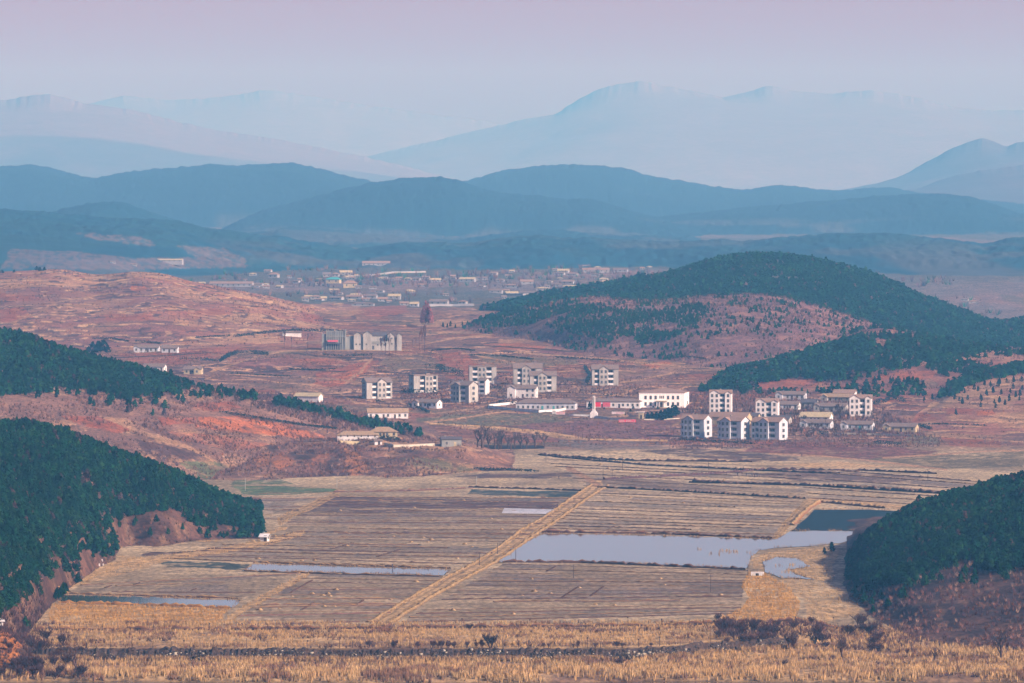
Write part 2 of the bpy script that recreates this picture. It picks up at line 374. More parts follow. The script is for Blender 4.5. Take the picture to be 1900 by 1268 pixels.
def heights(u, D, upto=None, lab=False):
    """ground height (and which hill it belongs to, -1 = the plain) at column u, distance D"""
    u = np.asarray(u, float); D = np.asarray(D, float)
    u, D = np.broadcast_arrays(u, D)
    b = base_h(u, D)
    X = xfrom(u, D)
    h = b.copy(); L = np.full(u.shape, -1, np.int32); W = np.zeros(u.shape)
    for i, H in enumerate(HILLS):
        Dc = lerp(H['Dc'], u)
        if isinstance(H['Df'], tuple): Df = footD(H['Df'][1], u)
        else: Df = lerp(H['Df'], u)
        Db = H['back']
        act = (D > Df) & (D < Db)
        if not act.any(): continue
        uu, dd, dc, df = u[act], D[act], Dc[act], Df[act]
        t0 = np.clip((dd - df) / np.maximum(dc - df, 1), 0, 1)
        ws = 1.0 if i < NEAR_N else 5.0
        wu = (fbm(X[act] / (60 * ws), dd / (110 * ws), 401 + i, 3) - .5) * (40 if i < NEAR_N else 120) * (1 - sstep(.55, 1, t0))
        cv = smooth_interp(H['crest'], uu + wu, 11 if i < NEAR_N else 6)
        if i >= NEAR_N: cv = cv + (fbm((uu + wu) / 13., uu * 0 + 1.5, 501 + i, 4) - .5) * (5.5 if H['name'] == 'mountain' else 4)
        if H['name'] == 'mountain':
            cw = sstep(.72, 1.0, t0); cv = cv * cw + smooth_interp(H['crest'], uu + wu, 110) * (1 - cw)
        zc = zfrom(cv, dc)
        bb = b[act]
        t = np.clip((dd - df) / np.maximum(dc - df, 1), 0, 1)
        k = H['k']
        S = t * (1 - k) + k * (1 - (1 - t) ** 2)
        S = S * sstep(0, H['toe'] * 2, t) if H['toe'] else S
        tb = np.clip((dd - dc) / np.maximum(Db - dc, 1), 0, 1)
        S = np.where(dd > dc, 1 - sstep(0, 1, tb), S)
        rise = zc - bb
        inr = ((uu >= H['crest'][0][0]) | (H['crest'][0][0] <= -500)) & ((uu <= H['crest'][-1][0]) | (H['crest'][-1][0] >= 2300))
        rise = np.where(inr, rise, -1); rise = rise * sstep(0, 3.5, rise)
        rel = H['relief']
        if rel:
            xx, yy = X[act], dd
            s = H['rscale']
            n = (fbm(xx / s, yy / (s * 1.6), 31 + i, 4) - 0.5) * 2
            # gullies running down the slope
            g = -np.abs(fbm(xx / (s * 1.3) + (yy - dc) / (s * 5), yy / (s * 3.2), 77 + i, 3) - 0.5) * 2.0 + 0.3
            amp = rel * np.clip(rise / 12.0, 0, 1) * np.sin(np.pi * np.clip(t, 0, 1) * 0.5) 
            crestk = np.where(dd > dc, 0.35, 1 - 0.65 * sstep(0.8, 1.0, t))
            add = (n * 0.6 + g * 0.9) * amp * crestk
        else: add = 0
        hz = np.where(rise > 0, bb + rise * S + add, -99)
        cur = h[act]
        up = (hz > cur) & (rise > 0)
        h[act] = np.where(up, hz, cur)
        la = L[act]; la[up] = i; L[act] = la
    # small unevenness everywhere except in the flooded paddies
    n2 = (fbm(X / 22.0, D / 40.0, 3, 3) - 0.5)
    amp2 = np.where(L >= 0, 1.1, np.where(D < 3840, 0.12, np.where(D < 6600, 1.6, 4.0)))
    h = h + n2 * amp2
    return (h, L) if lab else h

_Ds = np.concatenate([np.arange(2060, 4000, 1.5), np.arange(4000, 6600, 2.0), np.arange(6600, 16000, 8.0)])
def hit(u, v, dmin=0):
    """where the sight line of photo point (u,v) first meets the ground"""
    h = heights(np.full(_Ds.shape, float(u)), _Ds)
    _, vv = project(xfrom(u, _Ds), _Ds, h)
    ok = (vv <= v) & (_Ds >= dmin)
    i = int(np.argmax(ok)) if ok.any() else len(_Ds) - 1
    D = float(_Ds[i])
    return Vector((float(xfrom(u, D)), D, float(h[i])))
def ground_at(X, Y):
    X = np.asarray(X, float); Y = np.asarray(Y, float)
    return heights(950 + F * X / Y, Y)
# ------------------------------------------------------------------ what grows or lies on the ground (albedo)
KA = 0.56                                # display colour of a sunlit patch -> albedo
def A(*c): return lin(c) * KA * np.array([.94, 1.09, 1.07])
MAUVE, REDS, ORANGE, TAN = A(144, 106, 94), A(166, 92, 70), A(196, 112, 72), A(190, 146, 112)
OLIVE, GREEN, PLUM, STRAW = A(124, 112, 82), A(92, 112, 78), A(92, 66, 66), A(206, 164, 116)
REED, GOLD, FIELD, FLIGHT = A(201, 163, 117), A(204, 154, 90), A(161, 138, 110), A(202, 175, 140)
SCRUB, DARK, ASHY, LITTER = A(116, 82, 76), A(70, 52, 50), A(132, 122, 120), A(112, 76, 62)
FARM, FARFOREST, ROCK = A(140, 112, 96), np.array([.005, .042, .072]), A(150, 128, 118)  # FARFOREST has some of the haze's blue mixed into the wood colour

# paddies: photo quads TL,TR,BR,BL, how many strips, base colours
PADDIES = [
    ([(150, 1087), (566, 1063), (446, 1112), (116, 1102)], 3, FIELD),
    ([(572, 1063), (822, 1070), (702, 1154), (414, 1162)], 11, FIELD),
    ([(505, 990), (985, 992), (862, 1054), (300, 1038)], 8, FIELD),
    ([(600, 922), (1085, 925), (985, 992), (508, 988)], 9, FIELD),
    ([(1118, 908), (1495, 926), (1440, 999), (1010, 988)], 12, FLIGHT),
    ([(935, 1046), (1386, 1059), (1372, 1140), (745, 1156)], 11, FIELD),
    ([(1000, 845), (1480, 868), (1500, 926), (1085, 902)], 7, FLIGHT),
    ([(1480, 868), (1900, 900), (1760, 940), (1500, 926)], 5, FLIGHT),
    ([(480, 916), (620, 914), (520, 965), (480, 962)], 6, FLIGHT),
]
PONDS = [   # polygons of standing water
    [(1008, 991), (1200, 994), (1440, 1001), (1468, 986), (1700, 986), (1700, 992), (1585, 1000), (1560, 1008), (1500, 1014), (1440, 1017), (1405, 1022), (1394, 1034), (1387, 1055), (1200, 1047), (1080, 1043), (920, 1043), (950, 1018)],
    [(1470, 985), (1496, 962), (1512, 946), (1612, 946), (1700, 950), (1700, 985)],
    [(1418, 1042), (1440, 1034), (1478, 1036), (1496, 1048), (1500, 1052), (1462, 1058), (1480, 1066), (1515, 1076), (1450, 1073), (1420, 1062)],
    [(470, 1047), (836, 1058), (824, 1068), (454, 1059)],
    [(118, 1104), (446, 1114), (430, 1128), (108, 1118)],
    [(884, 826), (1010, 827), (1010, 833), (890, 835)],
]
def smear(u, v, X, D, a=3.0, b=1.2, s=1.0):
    return u + (fbm(X / (14 * s), D / (50 * s), 91, 3) - .5) * 2 * a, v + (fbm(X / (14 * s), D / (50 * s), 92, 3) - .5) * 2 * b

PATCH = [   # (hill names or '-', colour, strength, polygon)   land-cover patches seen in the photograph
    # slope between the two pine hills
    ('shoulder', MAUVE, .9, [(-50, 720), (120, 735), (250, 745), (360, 745), (420, 735), (560, 760), (620, 790), (480, 800), (380, 800), (220, 790), (100, 775), (-50, 770)]),
    ('shoulder', REDS, .9, [(115, 772), (180, 772), (245, 798), (215, 804), (150, 788)]),
    ('shoulder', ORANGE, .9, [(366, 774), (440, 772), (545, 790), (510, 808), (470, 806), (364, 793)]),
    ('shoulder', REDS, .9, [(290, 776), (360, 775), (364, 786), (300, 790)]),
    ('shoulder', ORANGE, .8, [(520, 795), (580, 802), (610, 812), (540, 812), (510, 806)]),
    ('shoulder', REDS, .8, [(365, 748), (430, 745), (450, 757), (400, 764), (360, 760)]),
    ('shoulder', TAN, .8, [(180, 772), (230, 776), (300, 808), (370, 838), (410, 862), (380, 858), (290, 815)]),
    ('shoulder', PLUM, .95, [(255, 818), (330, 828), (390, 853), (300, 855), (270, 840)]),
    ('shoulder', A(170, 104, 80), .8, [(310, 800), (440, 812), (500, 826), (440, 836), (340, 818)]),
    ('shoulder', GREEN * .9 + REDS * .1, .9, [(330, 857), (400, 857), (470, 878), (530, 898), (400, 902), (360, 880)]),
    ('shoulder', DARK, .7, [(410, 764), (470, 772), (560, 786), (625, 795), (560, 792), (450, 778)]),
    ('bluff', A(134, 92, 82), .6, [(380, 820), (480, 822), (620, 820), (720, 835), (700, 862), (620, 880), (480, 880)]),
    ('bluff', A(186, 116, 76), .8, [(500, 850), (530, 842), (548, 858), (520, 874)]), ('bluff', A(176, 112, 80), .8, [(580, 838), (606, 832), (612, 850), (594, 868), (576, 862)]), ('bluff', DARK, .8, [(540, 840), (580, 834), (588, 846), (552, 858)]), ('bluff', DARK, .7, [(480, 828), (520, 824), (540, 832), (500, 842)]), ('bluff', DARK, .6, [(600, 850), (628, 842), (626, 872), (604, 876)]),
    ('bluff', A(198, 130, 84), .8, [(636, 828), (664, 842), (690, 878), (650, 884), (640, 866), (632, 884), (640, 846)]),
    ('bluff', A(190, 126, 84), .8, [(468, 848), (505, 838), (500, 862), (478, 868)]),
    ('bluff', TAN * .9, .8, [(640, 816), (850, 824), (900, 836), (780, 838), (680, 830)]),
    ('bluff', OLIVE, .8, [(740, 848), (830, 852), (900, 868), (860, 880), (760, 868)]),
    ('bluff', A(164, 116, 90), .5, [(850, 830), (980, 862), (1000, 880), (880, 872), (780, 846)]),
    ('bluff', TAN, .7, [(620, 884), (760, 886), (880, 874), (1000, 880), (960, 884), (800, 892), (640, 890)]),
    ('bluff', DARK, .9, [(880, 868), (950, 870), (1000, 873), (930, 877), (900, 876)]),
    ('-', GREEN, .95, [(430, 902), (520, 901), (622, 906), (628, 912), (540, 918), (450, 917)]),
    ('-', GREEN * .8, .85, [(440, 885), (520, 890), (550, 897), (430, 900)]),
    ('-', PLUM, .9, [(840, 884), (900, 878), (1010, 880), (1055, 876), (1062, 884), (990, 888), (860, 888)]),
    ('-', PLUM, .9, [(615, 920), (1040, 932), (1030, 952), (930, 944), (570, 942)]),
    ('-', PLUM, .8, [(560, 944), (800, 946), (860, 951), (560, 953)]),
    ('-', PLUM, .95, [(420, 1022), (500, 1002), (540, 987), (572, 990), (500, 1005), (440, 1022), (260, 1032), (265, 1024)]),
    ('-', A(58, 72, 70), .95, [(872, 907), (1078, 914), (1070, 925), (868, 918)]),
    ('-', A(56, 70, 66), .95, [(290, 1040), (468, 1046), (452, 1058), (312, 1053)]),
    # plain in front of the village
    ('-', GREEN * .55 + MAUVE * .45, .9, [(770, 775), (840, 768), (1010, 767), (1060, 776), (1050, 786), (900, 790), (780, 784)]),
    ('-', A(130, 88, 88), .9, [(980, 786), (1100, 780), (1255, 778), (1258, 815), (1180, 818), (1060, 808), (960, 796)]),
    ('-', STRAW, .8, [(860, 792), (1000, 801), (1080, 813), (1060, 815), (960, 803), (860, 796)]),
    ('-', ASHY * .8, .6, [(1040, 815), (1240, 822), (1240, 832), (1100, 836), (1040, 828)]),
    ('-', PLUM, .9, [(1180, 836), (1290, 832), (1480, 848), (1490, 854), (1400, 858), (1250, 846)]),
    ('-', A(122, 72, 70), .9, [(1360, 838), (1450, 822), (1640, 828), (1740, 838), (1700, 850), (1560, 852), (1440, 842)]),
    ('-', OLIVE * .7 + PLUM * .3, .9, [(1600, 852), (1720, 846), (1900, 838), (1900, 868), (1760, 870)]),
    ('-', PLUM * 1.2, .8, [(1390, 880), (1500, 872), (1740, 886), (1640, 897), (1480, 892)]),
    ('-', STRAW, .8, [(1430, 862), (1560, 858), (1660, 864), (1560, 868)]),
    ('-', FLIGHT * 1.05, .85, [(1020, 838), (1180, 840), (1390, 864), (1400, 872), (1180, 862), (980, 856)]),
    ('-', PLUM, .55, [(1100, 888), (1240, 892), (1330, 908), (1380, 916), (1240, 908), (1120, 898)]),
    # slopes behind the village
    ('-b', REDS, .85, [(590, 690), (640, 680), (690, 668), (705, 668), (680, 690), (640, 716), (580, 720)]),
    ('-b', ORANGE, .7, [(600, 712), (650, 690), (690, 672), (680, 690), (640, 714)]),
    ('-b', OLIVE * .7 + MAUVE * .3, .9, [(880, 657), (960, 660), (1070, 667), (1075, 675), (1010, 682), (900, 672)]),
    ('-b', OLIVE * .6 + MAUVE * .4, .8, [(720, 662), (800, 668), (820, 680), (740, 684), (700, 676)]),
    ('-b', OLIVE * .5 + MAUVE * .5, .8, [(700, 702), (750, 700), (730, 712), (690, 710)]),
    ('-b', REDS, .8, [(800, 660), (860, 652), (880, 668), (900, 690), (860, 690), (820, 675)]),
    ('-b', ORANGE * .9, .8, [(900, 640), (960, 636), (1010, 644), (1000, 650), (920, 650)]),
    ('-b', A(140, 84, 84), .9, [(1030, 640), (1095, 630), (1110, 650), (1060, 660), (1000, 655)]),
    ('-b', ORANGE, .8, [(1190, 676), (1240, 670), (1250, 678), (1210, 684)]),
    ('-b', MAUVE, .7, [(1100, 690), (1180, 684), (1250, 690), (1240, 716), (1130, 720)]),
    ('-b', TAN, .8, [(760, 600), (860, 592), (900, 600), (850, 606), (770, 606)]),
    ('-b', TAN, .7, [(930, 630), (1010, 628), (1030, 634), (920, 636)]),
    ('-b', REDS, .7, [(680, 570), (750, 566), (760, 580), (700, 590), (640, 582)]),
    ('-b', TAN, .7, [(600, 560), (640, 562), (680, 580), (640, 590), (590, 580)]),
    ('wooded', A(120, 100, 104), .8, [(20, 462), (140, 468), (250, 478), (420, 480), (470, 496), (300, 500), (0, 500)]), ('wooded', A(130, 108, 108), .7, [(130, 432), (260, 440), (300, 458), (180, 446)]), ('wooded', A(128, 108, 108), .7, [(330, 455), (420, 462), (470, 490), (360, 478)]),
    ('brown', REDS, .7, [(330, 580), (400, 572), (430, 582), (360, 590)]),
    ('brown', REDS, .7, [(190, 584), (280, 582), (290, 594), (200, 596)]),
    ('brown', REDS, .7, [(0, 545), (60, 545), (90, 556), (20, 560), (0, 556)]),
    ('brown', REDS, .7, [(0, 575), (40, 570), (60, 590), (0, 600)]),
    ('brown', TAN, .7, [(235, 507), (310, 511), (350, 524), (300, 520), (240, 514)]),
    ('brown', TAN, .6, [(110, 570), (200, 556), (260, 552), (220, 566), (140, 576)]),
    ('brown', TAN, .6, [(380, 582), (460, 590), (520, 600), (440, 596)]),
    ('brown', ORANGE, .8, [(244, 532), (272, 533), (272, 539), (246, 540)]),
    ('brown', A(150, 84, 78), .7, [(560, 578), (610, 590), (620, 600), (560, 596)]),
    ('-b', REDS, .7, [(210, 657), (330, 652), (400, 660), (320, 680), (240, 672)]),
    ('-b', REDS, .7, [(330, 645), (420, 640), (470, 648), (400, 664), (340, 660)]),
    ('-b', A(150, 96, 90), .8, [(420, 668), (540, 662), (560, 678), (440, 684)]),
    ('-b', ORANGE * .9, .6, [(540, 668), (620, 664), (650, 674), (580, 680)]),
    # hillside colours on the right
    ('belt', REDS, .85, [(1350, 722), (1420, 705), (1500, 700), (1540, 706), (1480, 726), (1400, 740)]),
    ('belt', REDS * .9 + TAN * .1, .8, [(1620, 702), (1680, 688), (1740, 690), (1730, 700), (1660, 706)]),
    ('belt', OLIVE * .6 + MAUVE * .4, .8, [(1660, 710), (1730, 702), (1745, 715), (1700, 728), (1665, 722)]),
    ('-b', REDS, .8, [(1560, 722), (1610, 712), (1650, 716), (1630, 730), (1580, 734)]),
    ('-b', REDS, .7, [(1620, 730), (1690, 728), (1690, 740), (1640, 746)]),
    ('terrace', ORANGE, .9, [(1808, 762), (1844, 760), (1848, 768), (1812, 770)]),
    ('terrace', REDS, .8, [(1760, 758), (1806, 758), (1800, 768), (1758, 768)]),
    ('terrace', REDS, .7, [(1660, 772), (1720, 764), (1740, 776), (1690, 790)]),
    ('-', GREEN * .6 + MAUVE * .4, .8, [(1690, 808), (1740, 806), (1746, 822), (1700, 826), (1670, 818)]),
    ('-', GREEN * .5 + MAUVE * .5, .7, [(1735, 774), (1770, 772), (1770, 782), (1740, 784)]),
    ('-', REDS * .8, .7, [(1750, 810), (1860, 814), (1860, 830), (1760, 828)]),
    # yellow reeds and the creek on the right of the paddies
    ('-', GOLD, .95, [(100, 1119), (430, 1129), (396, 1166), (330, 1172), (85, 1172), (90, 1140)]),
    ('-', GOLD, .9, [(1388, 1062), (1424, 1066), (1465, 1090), (1486, 1120), (1476, 1152), (1350, 1154), (1336, 1146), (1376, 1130), (1392, 1110), (1376, 1090)]),
    ('-', REED * .9, .8, [(1500, 1068), (1545, 1086), (1590, 1100), (1600, 1140), (1500, 1160), (1492, 1110), (1430, 1080)]),
    ('-', REED, .8, [(1410, 1030), (1440, 1024), (1530, 1016), (1560, 1020), (1545, 1050), (1545, 1080), (1500, 1076), (1400, 1062), (1394, 1040)]),
    ('-', REED * .95, .8, [(140, 1040), (200, 1030), (330, 1036), (160, 1084), (130, 1086), (100, 1116), (100, 1170), (70, 1190), (60, 1150), (90, 1110), (110, 1070)]),
]
ROADS = [   # (polyline, half width px at that place, colour, hill filter) tracks, dikes and paths
    ([(1112, 900), (1075, 925), (1030, 958), (985, 985), (940, 1018), (890, 1050), (840, 1076), (790, 1104), (740, 1134), (700, 1158)], 9, REED, '-'),
    ([(570, 1062), (540, 1082), (500, 1104), (455, 1130), (410, 1162)], 5, REED * .9, '-'),
    ([(1500, 930), (1480, 952), (1460, 975), (1440, 1000)], 6, REED * .9, '-'),
    ([(80, 1120), (130, 1086), (180, 1062), (240, 1044), (330, 1032), (420, 1020), (500, 1006), (560, 990)], 5, REED, '-'),
    ([(520, 968), (540, 955), (580, 938), (625, 916)], 6, REED * .85, '-'),
    ([(310, 1000), (380, 1004), (480, 994), (530, 980)], 2.5, REED * .9, '-'),
    ([(1050, 868), (1085, 885), (1112, 900)], 4, TAN * .8, '-'),
    ([(1500, 928), (1600, 934), (1700, 945), (1760, 950)], 4, REED * .9, '-'),
    ([(790, 784), (860, 776), (930, 765), (985, 756)], 1.5, TAN, '-'),
    ([(800, 786), (900, 792), (1000, 800), (1090, 815), (1240, 818)], 1.6, STRAW, '-'),
    ([(330, 640), (430, 640), (500, 627), (560, 622)], 1.4, TAN, '-b'),
    ([(390, 690), (450, 670), (520, 652), (600, 650), (760, 650)], 1.5, TAN * .9, '-b'),
    ([(690, 668), (670, 690), (640, 712)], 2, TAN, '-b'),
    ([(960, 654), (1060, 662), (1160, 670), (1260, 680)], 1.6, TAN, '-b'),
    ([(1130, 712), (1180, 706), (1250, 692)], 1.4, TAN, '-b'),
    ([(350, 584), (420, 594), (480, 606), (520, 612)], 1.2, TAN, 'brown'),
    ([(20, 600), (70, 580), (110, 560), (200, 545)], 1.2, TAN * .8, 'brown'),
    ([(1600, 772), (1660, 750), (1690, 744), (1740, 718), (1800, 704)], 1.8, TAN, 'terrace'),
    ([(1530, 790), (1600, 772), (1660, 752)], 1.5, TAN * .9, '-'),
    ([(1690, 806), (1780, 812), (1900, 820)], 1.4, TAN * .9, '-'),
    ([(1640, 850), (1720, 845), (1820, 838), (1900, 836)], 1.6, TAN, '-'),
    ([(1430, 842), (1520, 846), (1640, 858), (1760, 872)], 1.4, TAN, '-'),
    ([(660, 735), (720, 745), (780, 742)], 1.2, TAN * .8, '-'),
    ([(1250, 790), (1285, 770), (1300, 752), (1298, 742)], 2.2, TAN * .85, '-'),
    ([(560, 700), (640, 706), (700, 716)], 1.2, TAN, '-b'), ([(700, 690), (760, 694), (850, 688)], 1.1, DARK, '-b'), ([(860, 655), (900, 663), (950, 672), (1010, 690)], 1.2, TAN, '-b'),
    ([(1040, 690), (1100, 684), (1180, 690)], 1.1, TAN, '-b'), ([(740, 745), (800, 768), (870, 760), (930, 752)], 1.3, TAN, '-b'), ([(1060, 716), (1090, 730), (1180, 735)], 1.2, TAN, '-b'), ([(200, 665), (300, 660), (380, 655)], 1.1, DARK, '-b'),
    ([(130, 640), (240, 645), (330, 640)], 1.2, TAN, '-b'), ([(620, 725), (660, 748), (760, 755)], 1.2, TAN, '-b'), ([(1310, 780), (1400, 772), (1480, 790)], 1.3, TAN, '-b'), ([(1530, 745), (1600, 735), (1660, 725)], 1.1, DARK, '-b'),
    ([(480, 690), (560, 686), (640, 690)], 1.1, DARK, '-b'), ([(450, 700), (520, 710), (600, 716)], 1.2, TAN, '-b'), ([(900, 692), (960, 690), (1040, 700), (1080, 712)], 1.1, DARK, '-b'), ([(780, 640), (840, 628), (900, 622), (960, 618)], 1.2, TAN, '-b'),
    ([(860, 640), (940, 644), (1030, 650), (1100, 655)], 1.1, DARK, '-b'), ([(540, 655), (620, 664), (690, 664)], 1.0, DARK, '-b'), ([(1700, 776), (1780, 782), (1880, 780)], 1.0, DARK, '-'), ([(1720, 800), (1800, 796), (1900, 802)], 1.0, DARK, '-'),
    ([(640, 512), (690, 511), (730, 506), (790, 505)], 1.2, FLIGHT * 1.3, '-b'),
]
HEDGELINES = []
def cover(u, D, z, L):
    """albedo of the ground, vectorised"""
    X = xfrom(u, D)
    _, v = project(X, D, z)
    n = u.shape[0]
    c = np.empty((n, 3))
    f1 = fbm(X / 30., D / 60., 201, 4); f2 = fbm(X / 9., D / 18., 202, 3); f3 = fbm(X / 120., D / 200., 203, 3)
    f4 = fbm(X / 4., D / 9., 204, 2)
    def mix(a, b, t): return a * (1 - t)[:, None] + b * t[:, None]
    one = np.ones(n)
    # --- plain
    c[:] = FIELD
    m = mix(np.tile(FIELD, (n, 1)), np.tile(FLIGHT, (n, 1)), sstep(.35, .65, f1))
    c = m
    reedy = 1 - sstep(-6, 30, D - F * CAM_Z / (1164 - HORIZON))
    rc = mix(np.tile(REED, (n, 1)), np.tile(SCRUB, (n, 1)), sstep(.5, .72, f1) * .7)
    rc = mix(rc, np.tile(STRAW, (n, 1)), sstep(.5, .7, f2) * .5)
    c = mix(c, rc, reedy)
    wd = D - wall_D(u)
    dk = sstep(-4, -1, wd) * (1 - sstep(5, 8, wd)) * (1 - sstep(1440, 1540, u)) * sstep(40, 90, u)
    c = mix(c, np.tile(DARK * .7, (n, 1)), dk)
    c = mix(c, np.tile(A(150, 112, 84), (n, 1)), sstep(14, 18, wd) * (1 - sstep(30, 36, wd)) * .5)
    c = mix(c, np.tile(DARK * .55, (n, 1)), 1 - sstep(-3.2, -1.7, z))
    # --- sloping ground behind the village: patchwork of small fields
    ax = X / 46. + D / 160.; ay = D / 62. - X / 210.
    cell = _hash(np.floor(ax + (fbm(X / 60, D / 90, 7, 2) - .5) * 1.2).astype(np.int64), np.floor(ay + (fbm(X / 60, D / 90, 8, 2) - .5) * 1.4).astype(np.int64), 5)
    pal = np.array([MAUVE, REDS, A(158, 112, 92), A(150, 92, 76), A(118, 88, 84), TAN * .9, A(132, 112, 84), A(166, 100, 76)])
    pc = pal[(cell * 7.99).astype(int)]
    pc = mix(pc, np.tile(MAUVE, (n, 1)), one * .25 + .5 * sstep(.45, .7, f3))
    pc = mix(pc, np.tile(SCRUB, (n, 1)), sstep(.56, .72, f2) * .55)
    pc = mix(pc, np.tile(TAN, (n, 1)), sstep(.60, .75, f4) * .4)
    pc = pc * .84
    zc = z / 1.7 + (f1 - .5) * 2.2 + (f3 - .5) * 3
    fz = zc - np.floor(zc); onz = sstep(.38, .50, fbm(X / 40., D / 70., 205, 2))
    pc = mix(pc, np.tile(A(206, 158, 124), (n, 1)), (fz < .17) * onz * .9)
    pc = mix(pc, np.tile(A(88, 62, 66), (n, 1)), (fz > .78) * onz * .9)
    tt = sstep(3880, 4020, D)
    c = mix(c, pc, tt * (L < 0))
    # --- far plain
    fc = mix(np.tile(A(126, 106, 104), (n, 1)), np.tile(A(100, 94, 88), (n, 1)), sstep(.4, .6, fbm(X / 260., D / 700., 210, 3)))
    fc = mix(fc, np.tile(A(150, 114, 106), (n, 1)), sstep(.55, .7, fbm(X / 120., D / 500., 211, 3)) * .7)
    fc = mix(fc, np.tile(A(92, 88, 72), (n, 1)), sstep(.56, .66, fbm(X / 50., D / 260., 212, 3)) * .6)
    c = mix(c, fc, sstep(6300, 6700, D) * (L < 0))
    # --- hills
    names = np.array([H['name'] for H in HILLS] + ['plain'])
    key = names[L]
    for nm in set(key.tolist()) - {'plain'}:
        k = key == nm
        if nm in ('pine hill', 'pine spur'):
            q = mix(np.tile(A(96, 66, 58), (n, 1))[k], np.tile(A(134, 94, 80), (n, 1))[k], sstep(.4, .65, f2[k]))
            q = mix(q, np.tile(A(170, 128, 98), (n, 1))[k], sstep(.58, .75, f4[k]) * .6) * .74
        elif nm == 'riverside hill':
            q = mix(np.tile(A(72, 54, 54), (n, 1))[k], np.tile(A(106, 76, 68), (n, 1))[k], sstep(.4, .65, f2[k]))
            q = mix(q, np.tile(A(140, 104, 82), (n, 1))[k], sstep(.6, .75, f4[k]) * .6)
        elif nm in ('shoulder hill', 'bluff', 'shrub knoll'):
            q = mix(np.tile(MAUVE, (n, 1))[k], np.tile(TAN, (n, 1))[k], sstep(.45, .7, f2[k]) * .7)
            q = mix(q, np.tile(SCRUB, (n, 1))[k], sstep(.5, .66, f1[k]) * .8) * .86
            zz = z[k] / 2.0 + (f1[k] - .5) * 2.4; fr = zz - np.floor(zz); on = sstep(.45, .55, f2[k])
            q = mix(q, np.tile(A(196, 152, 122), (n, 1))[k], (fr < .15) * on * .7)
            q = mix(q, np.tile(A(84, 60, 62), (n, 1))[k], (fr > .82) * on * .7)
        elif nm == 'rocky bank':
            q = mix(np.tile(A(176, 110, 64), (n, 1))[k], np.tile(DARK, (n, 1))[k], sstep(.45, .62, f4[k]))
        elif nm == 'brown hill':
            # dry terraces: thin steps that follow the contours
            zz = z[k] / 2.6 + (f1[k] - .5) * 3.0 + (f3[k] - .5) * 5
            fr = zz - np.floor(zz)
            q = mix(np.tile(A(168, 112, 94), (n, 1))[k], np.tile(A(192, 146, 112), (n, 1))[k], sstep(.4, .6, f1[k]))
            q = mix(q, np.tile(A(140, 96, 92), (n, 1))[k], sstep(.5, .66, f3[k]) * .8)
            on = sstep(.42, .55, f2[k])
            q = mix(q, np.tile(A(222, 178, 136), (n, 1))[k], (fr < .2) * on)
            q = mix(q, np.tile(A(84, 58, 62), (n, 1))[k], ((fr > .74)) * on * .9)
            q = mix(q, np.tile(A(104, 74, 74), (n, 1))[k], sstep(.62, .7, f2[k]) * .7)
        elif nm == 'scrub hill':
            q = mix(np.tile(A(136, 96, 96), (n, 1))[k], np.tile(A(164, 120, 108), (n, 1))[k], sstep(.45, .7, f2[k]))
            q = mix(q, np.tile(A(112, 80, 80), (n, 1))[k], sstep(.5, .68, f4[k]) * .8)
        elif nm == 'belt hill':
            q = mix(np.tile(A(150, 98, 88), (n, 1))[k], np.tile(A(182, 132, 106), (n, 1))[k], sstep(.45, .65, f1[k]))
            q = mix(q, np.tile(A(108, 76, 76), (n, 1))[k], sstep(.52, .7, f2[k]) * .8)
        elif nm == 'terrace hill':
            zz = z[k] / 2.2 + (f1[k] - .5) * 1.6
            fr = zz - np.floor(zz)
            q = mix(np.tile(A(158, 106, 92), (n, 1))[k], np.tile(TAN, (n, 1))[k], sstep(.4, .62, f1[k]))
            on = sstep(.36, .5, f2[k])
            q = mix(q, np.tile(A(214, 168, 126), (n, 1))[k], (fr < .2) * on * .9)
            q = mix(q, np.tile(A(100, 70, 70), (n, 1))[k], (fr > .78) * on * .7)
        elif nm == 'forest hill':
            q = mix(np.tile(A(92, 84, 66), (n, 1))[k], np.tile(A(140, 104, 88), (n, 1))[k], sstep(.58, .75, f2[k]))
        elif nm == 'wooded ridge':
            q = mix(np.tile(FARFOREST, (n, 1))[k], np.tile(np.array([.009, .048, .070]), (n, 1))[k], sstep(.4, .6, fbm(X[k] / 60., D[k] / 200., 220, 3)))
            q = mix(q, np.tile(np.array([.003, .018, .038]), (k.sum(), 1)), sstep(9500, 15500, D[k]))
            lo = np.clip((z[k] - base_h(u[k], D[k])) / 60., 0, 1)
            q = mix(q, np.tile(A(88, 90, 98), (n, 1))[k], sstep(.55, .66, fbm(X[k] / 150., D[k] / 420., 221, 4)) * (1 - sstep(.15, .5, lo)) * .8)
        else:
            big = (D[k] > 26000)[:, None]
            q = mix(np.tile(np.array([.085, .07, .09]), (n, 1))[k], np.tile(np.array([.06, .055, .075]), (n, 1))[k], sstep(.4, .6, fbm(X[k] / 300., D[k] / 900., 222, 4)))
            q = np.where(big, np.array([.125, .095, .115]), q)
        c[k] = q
    # --- painted patches, paddies and tracks, each only on the land it lies on
    us, vs = smear(u, v, X, D, 7.0, 2.6)
    hidden_ok = {'-': (L < 0) & (D < 4900), '-b': (L < 0) & (D > 4000)}
    def filt(f):
        if f in hidden_ok: return hidden_ok[f]
        return np.char.startswith(key, f)
    pl = hidden_ok['-']
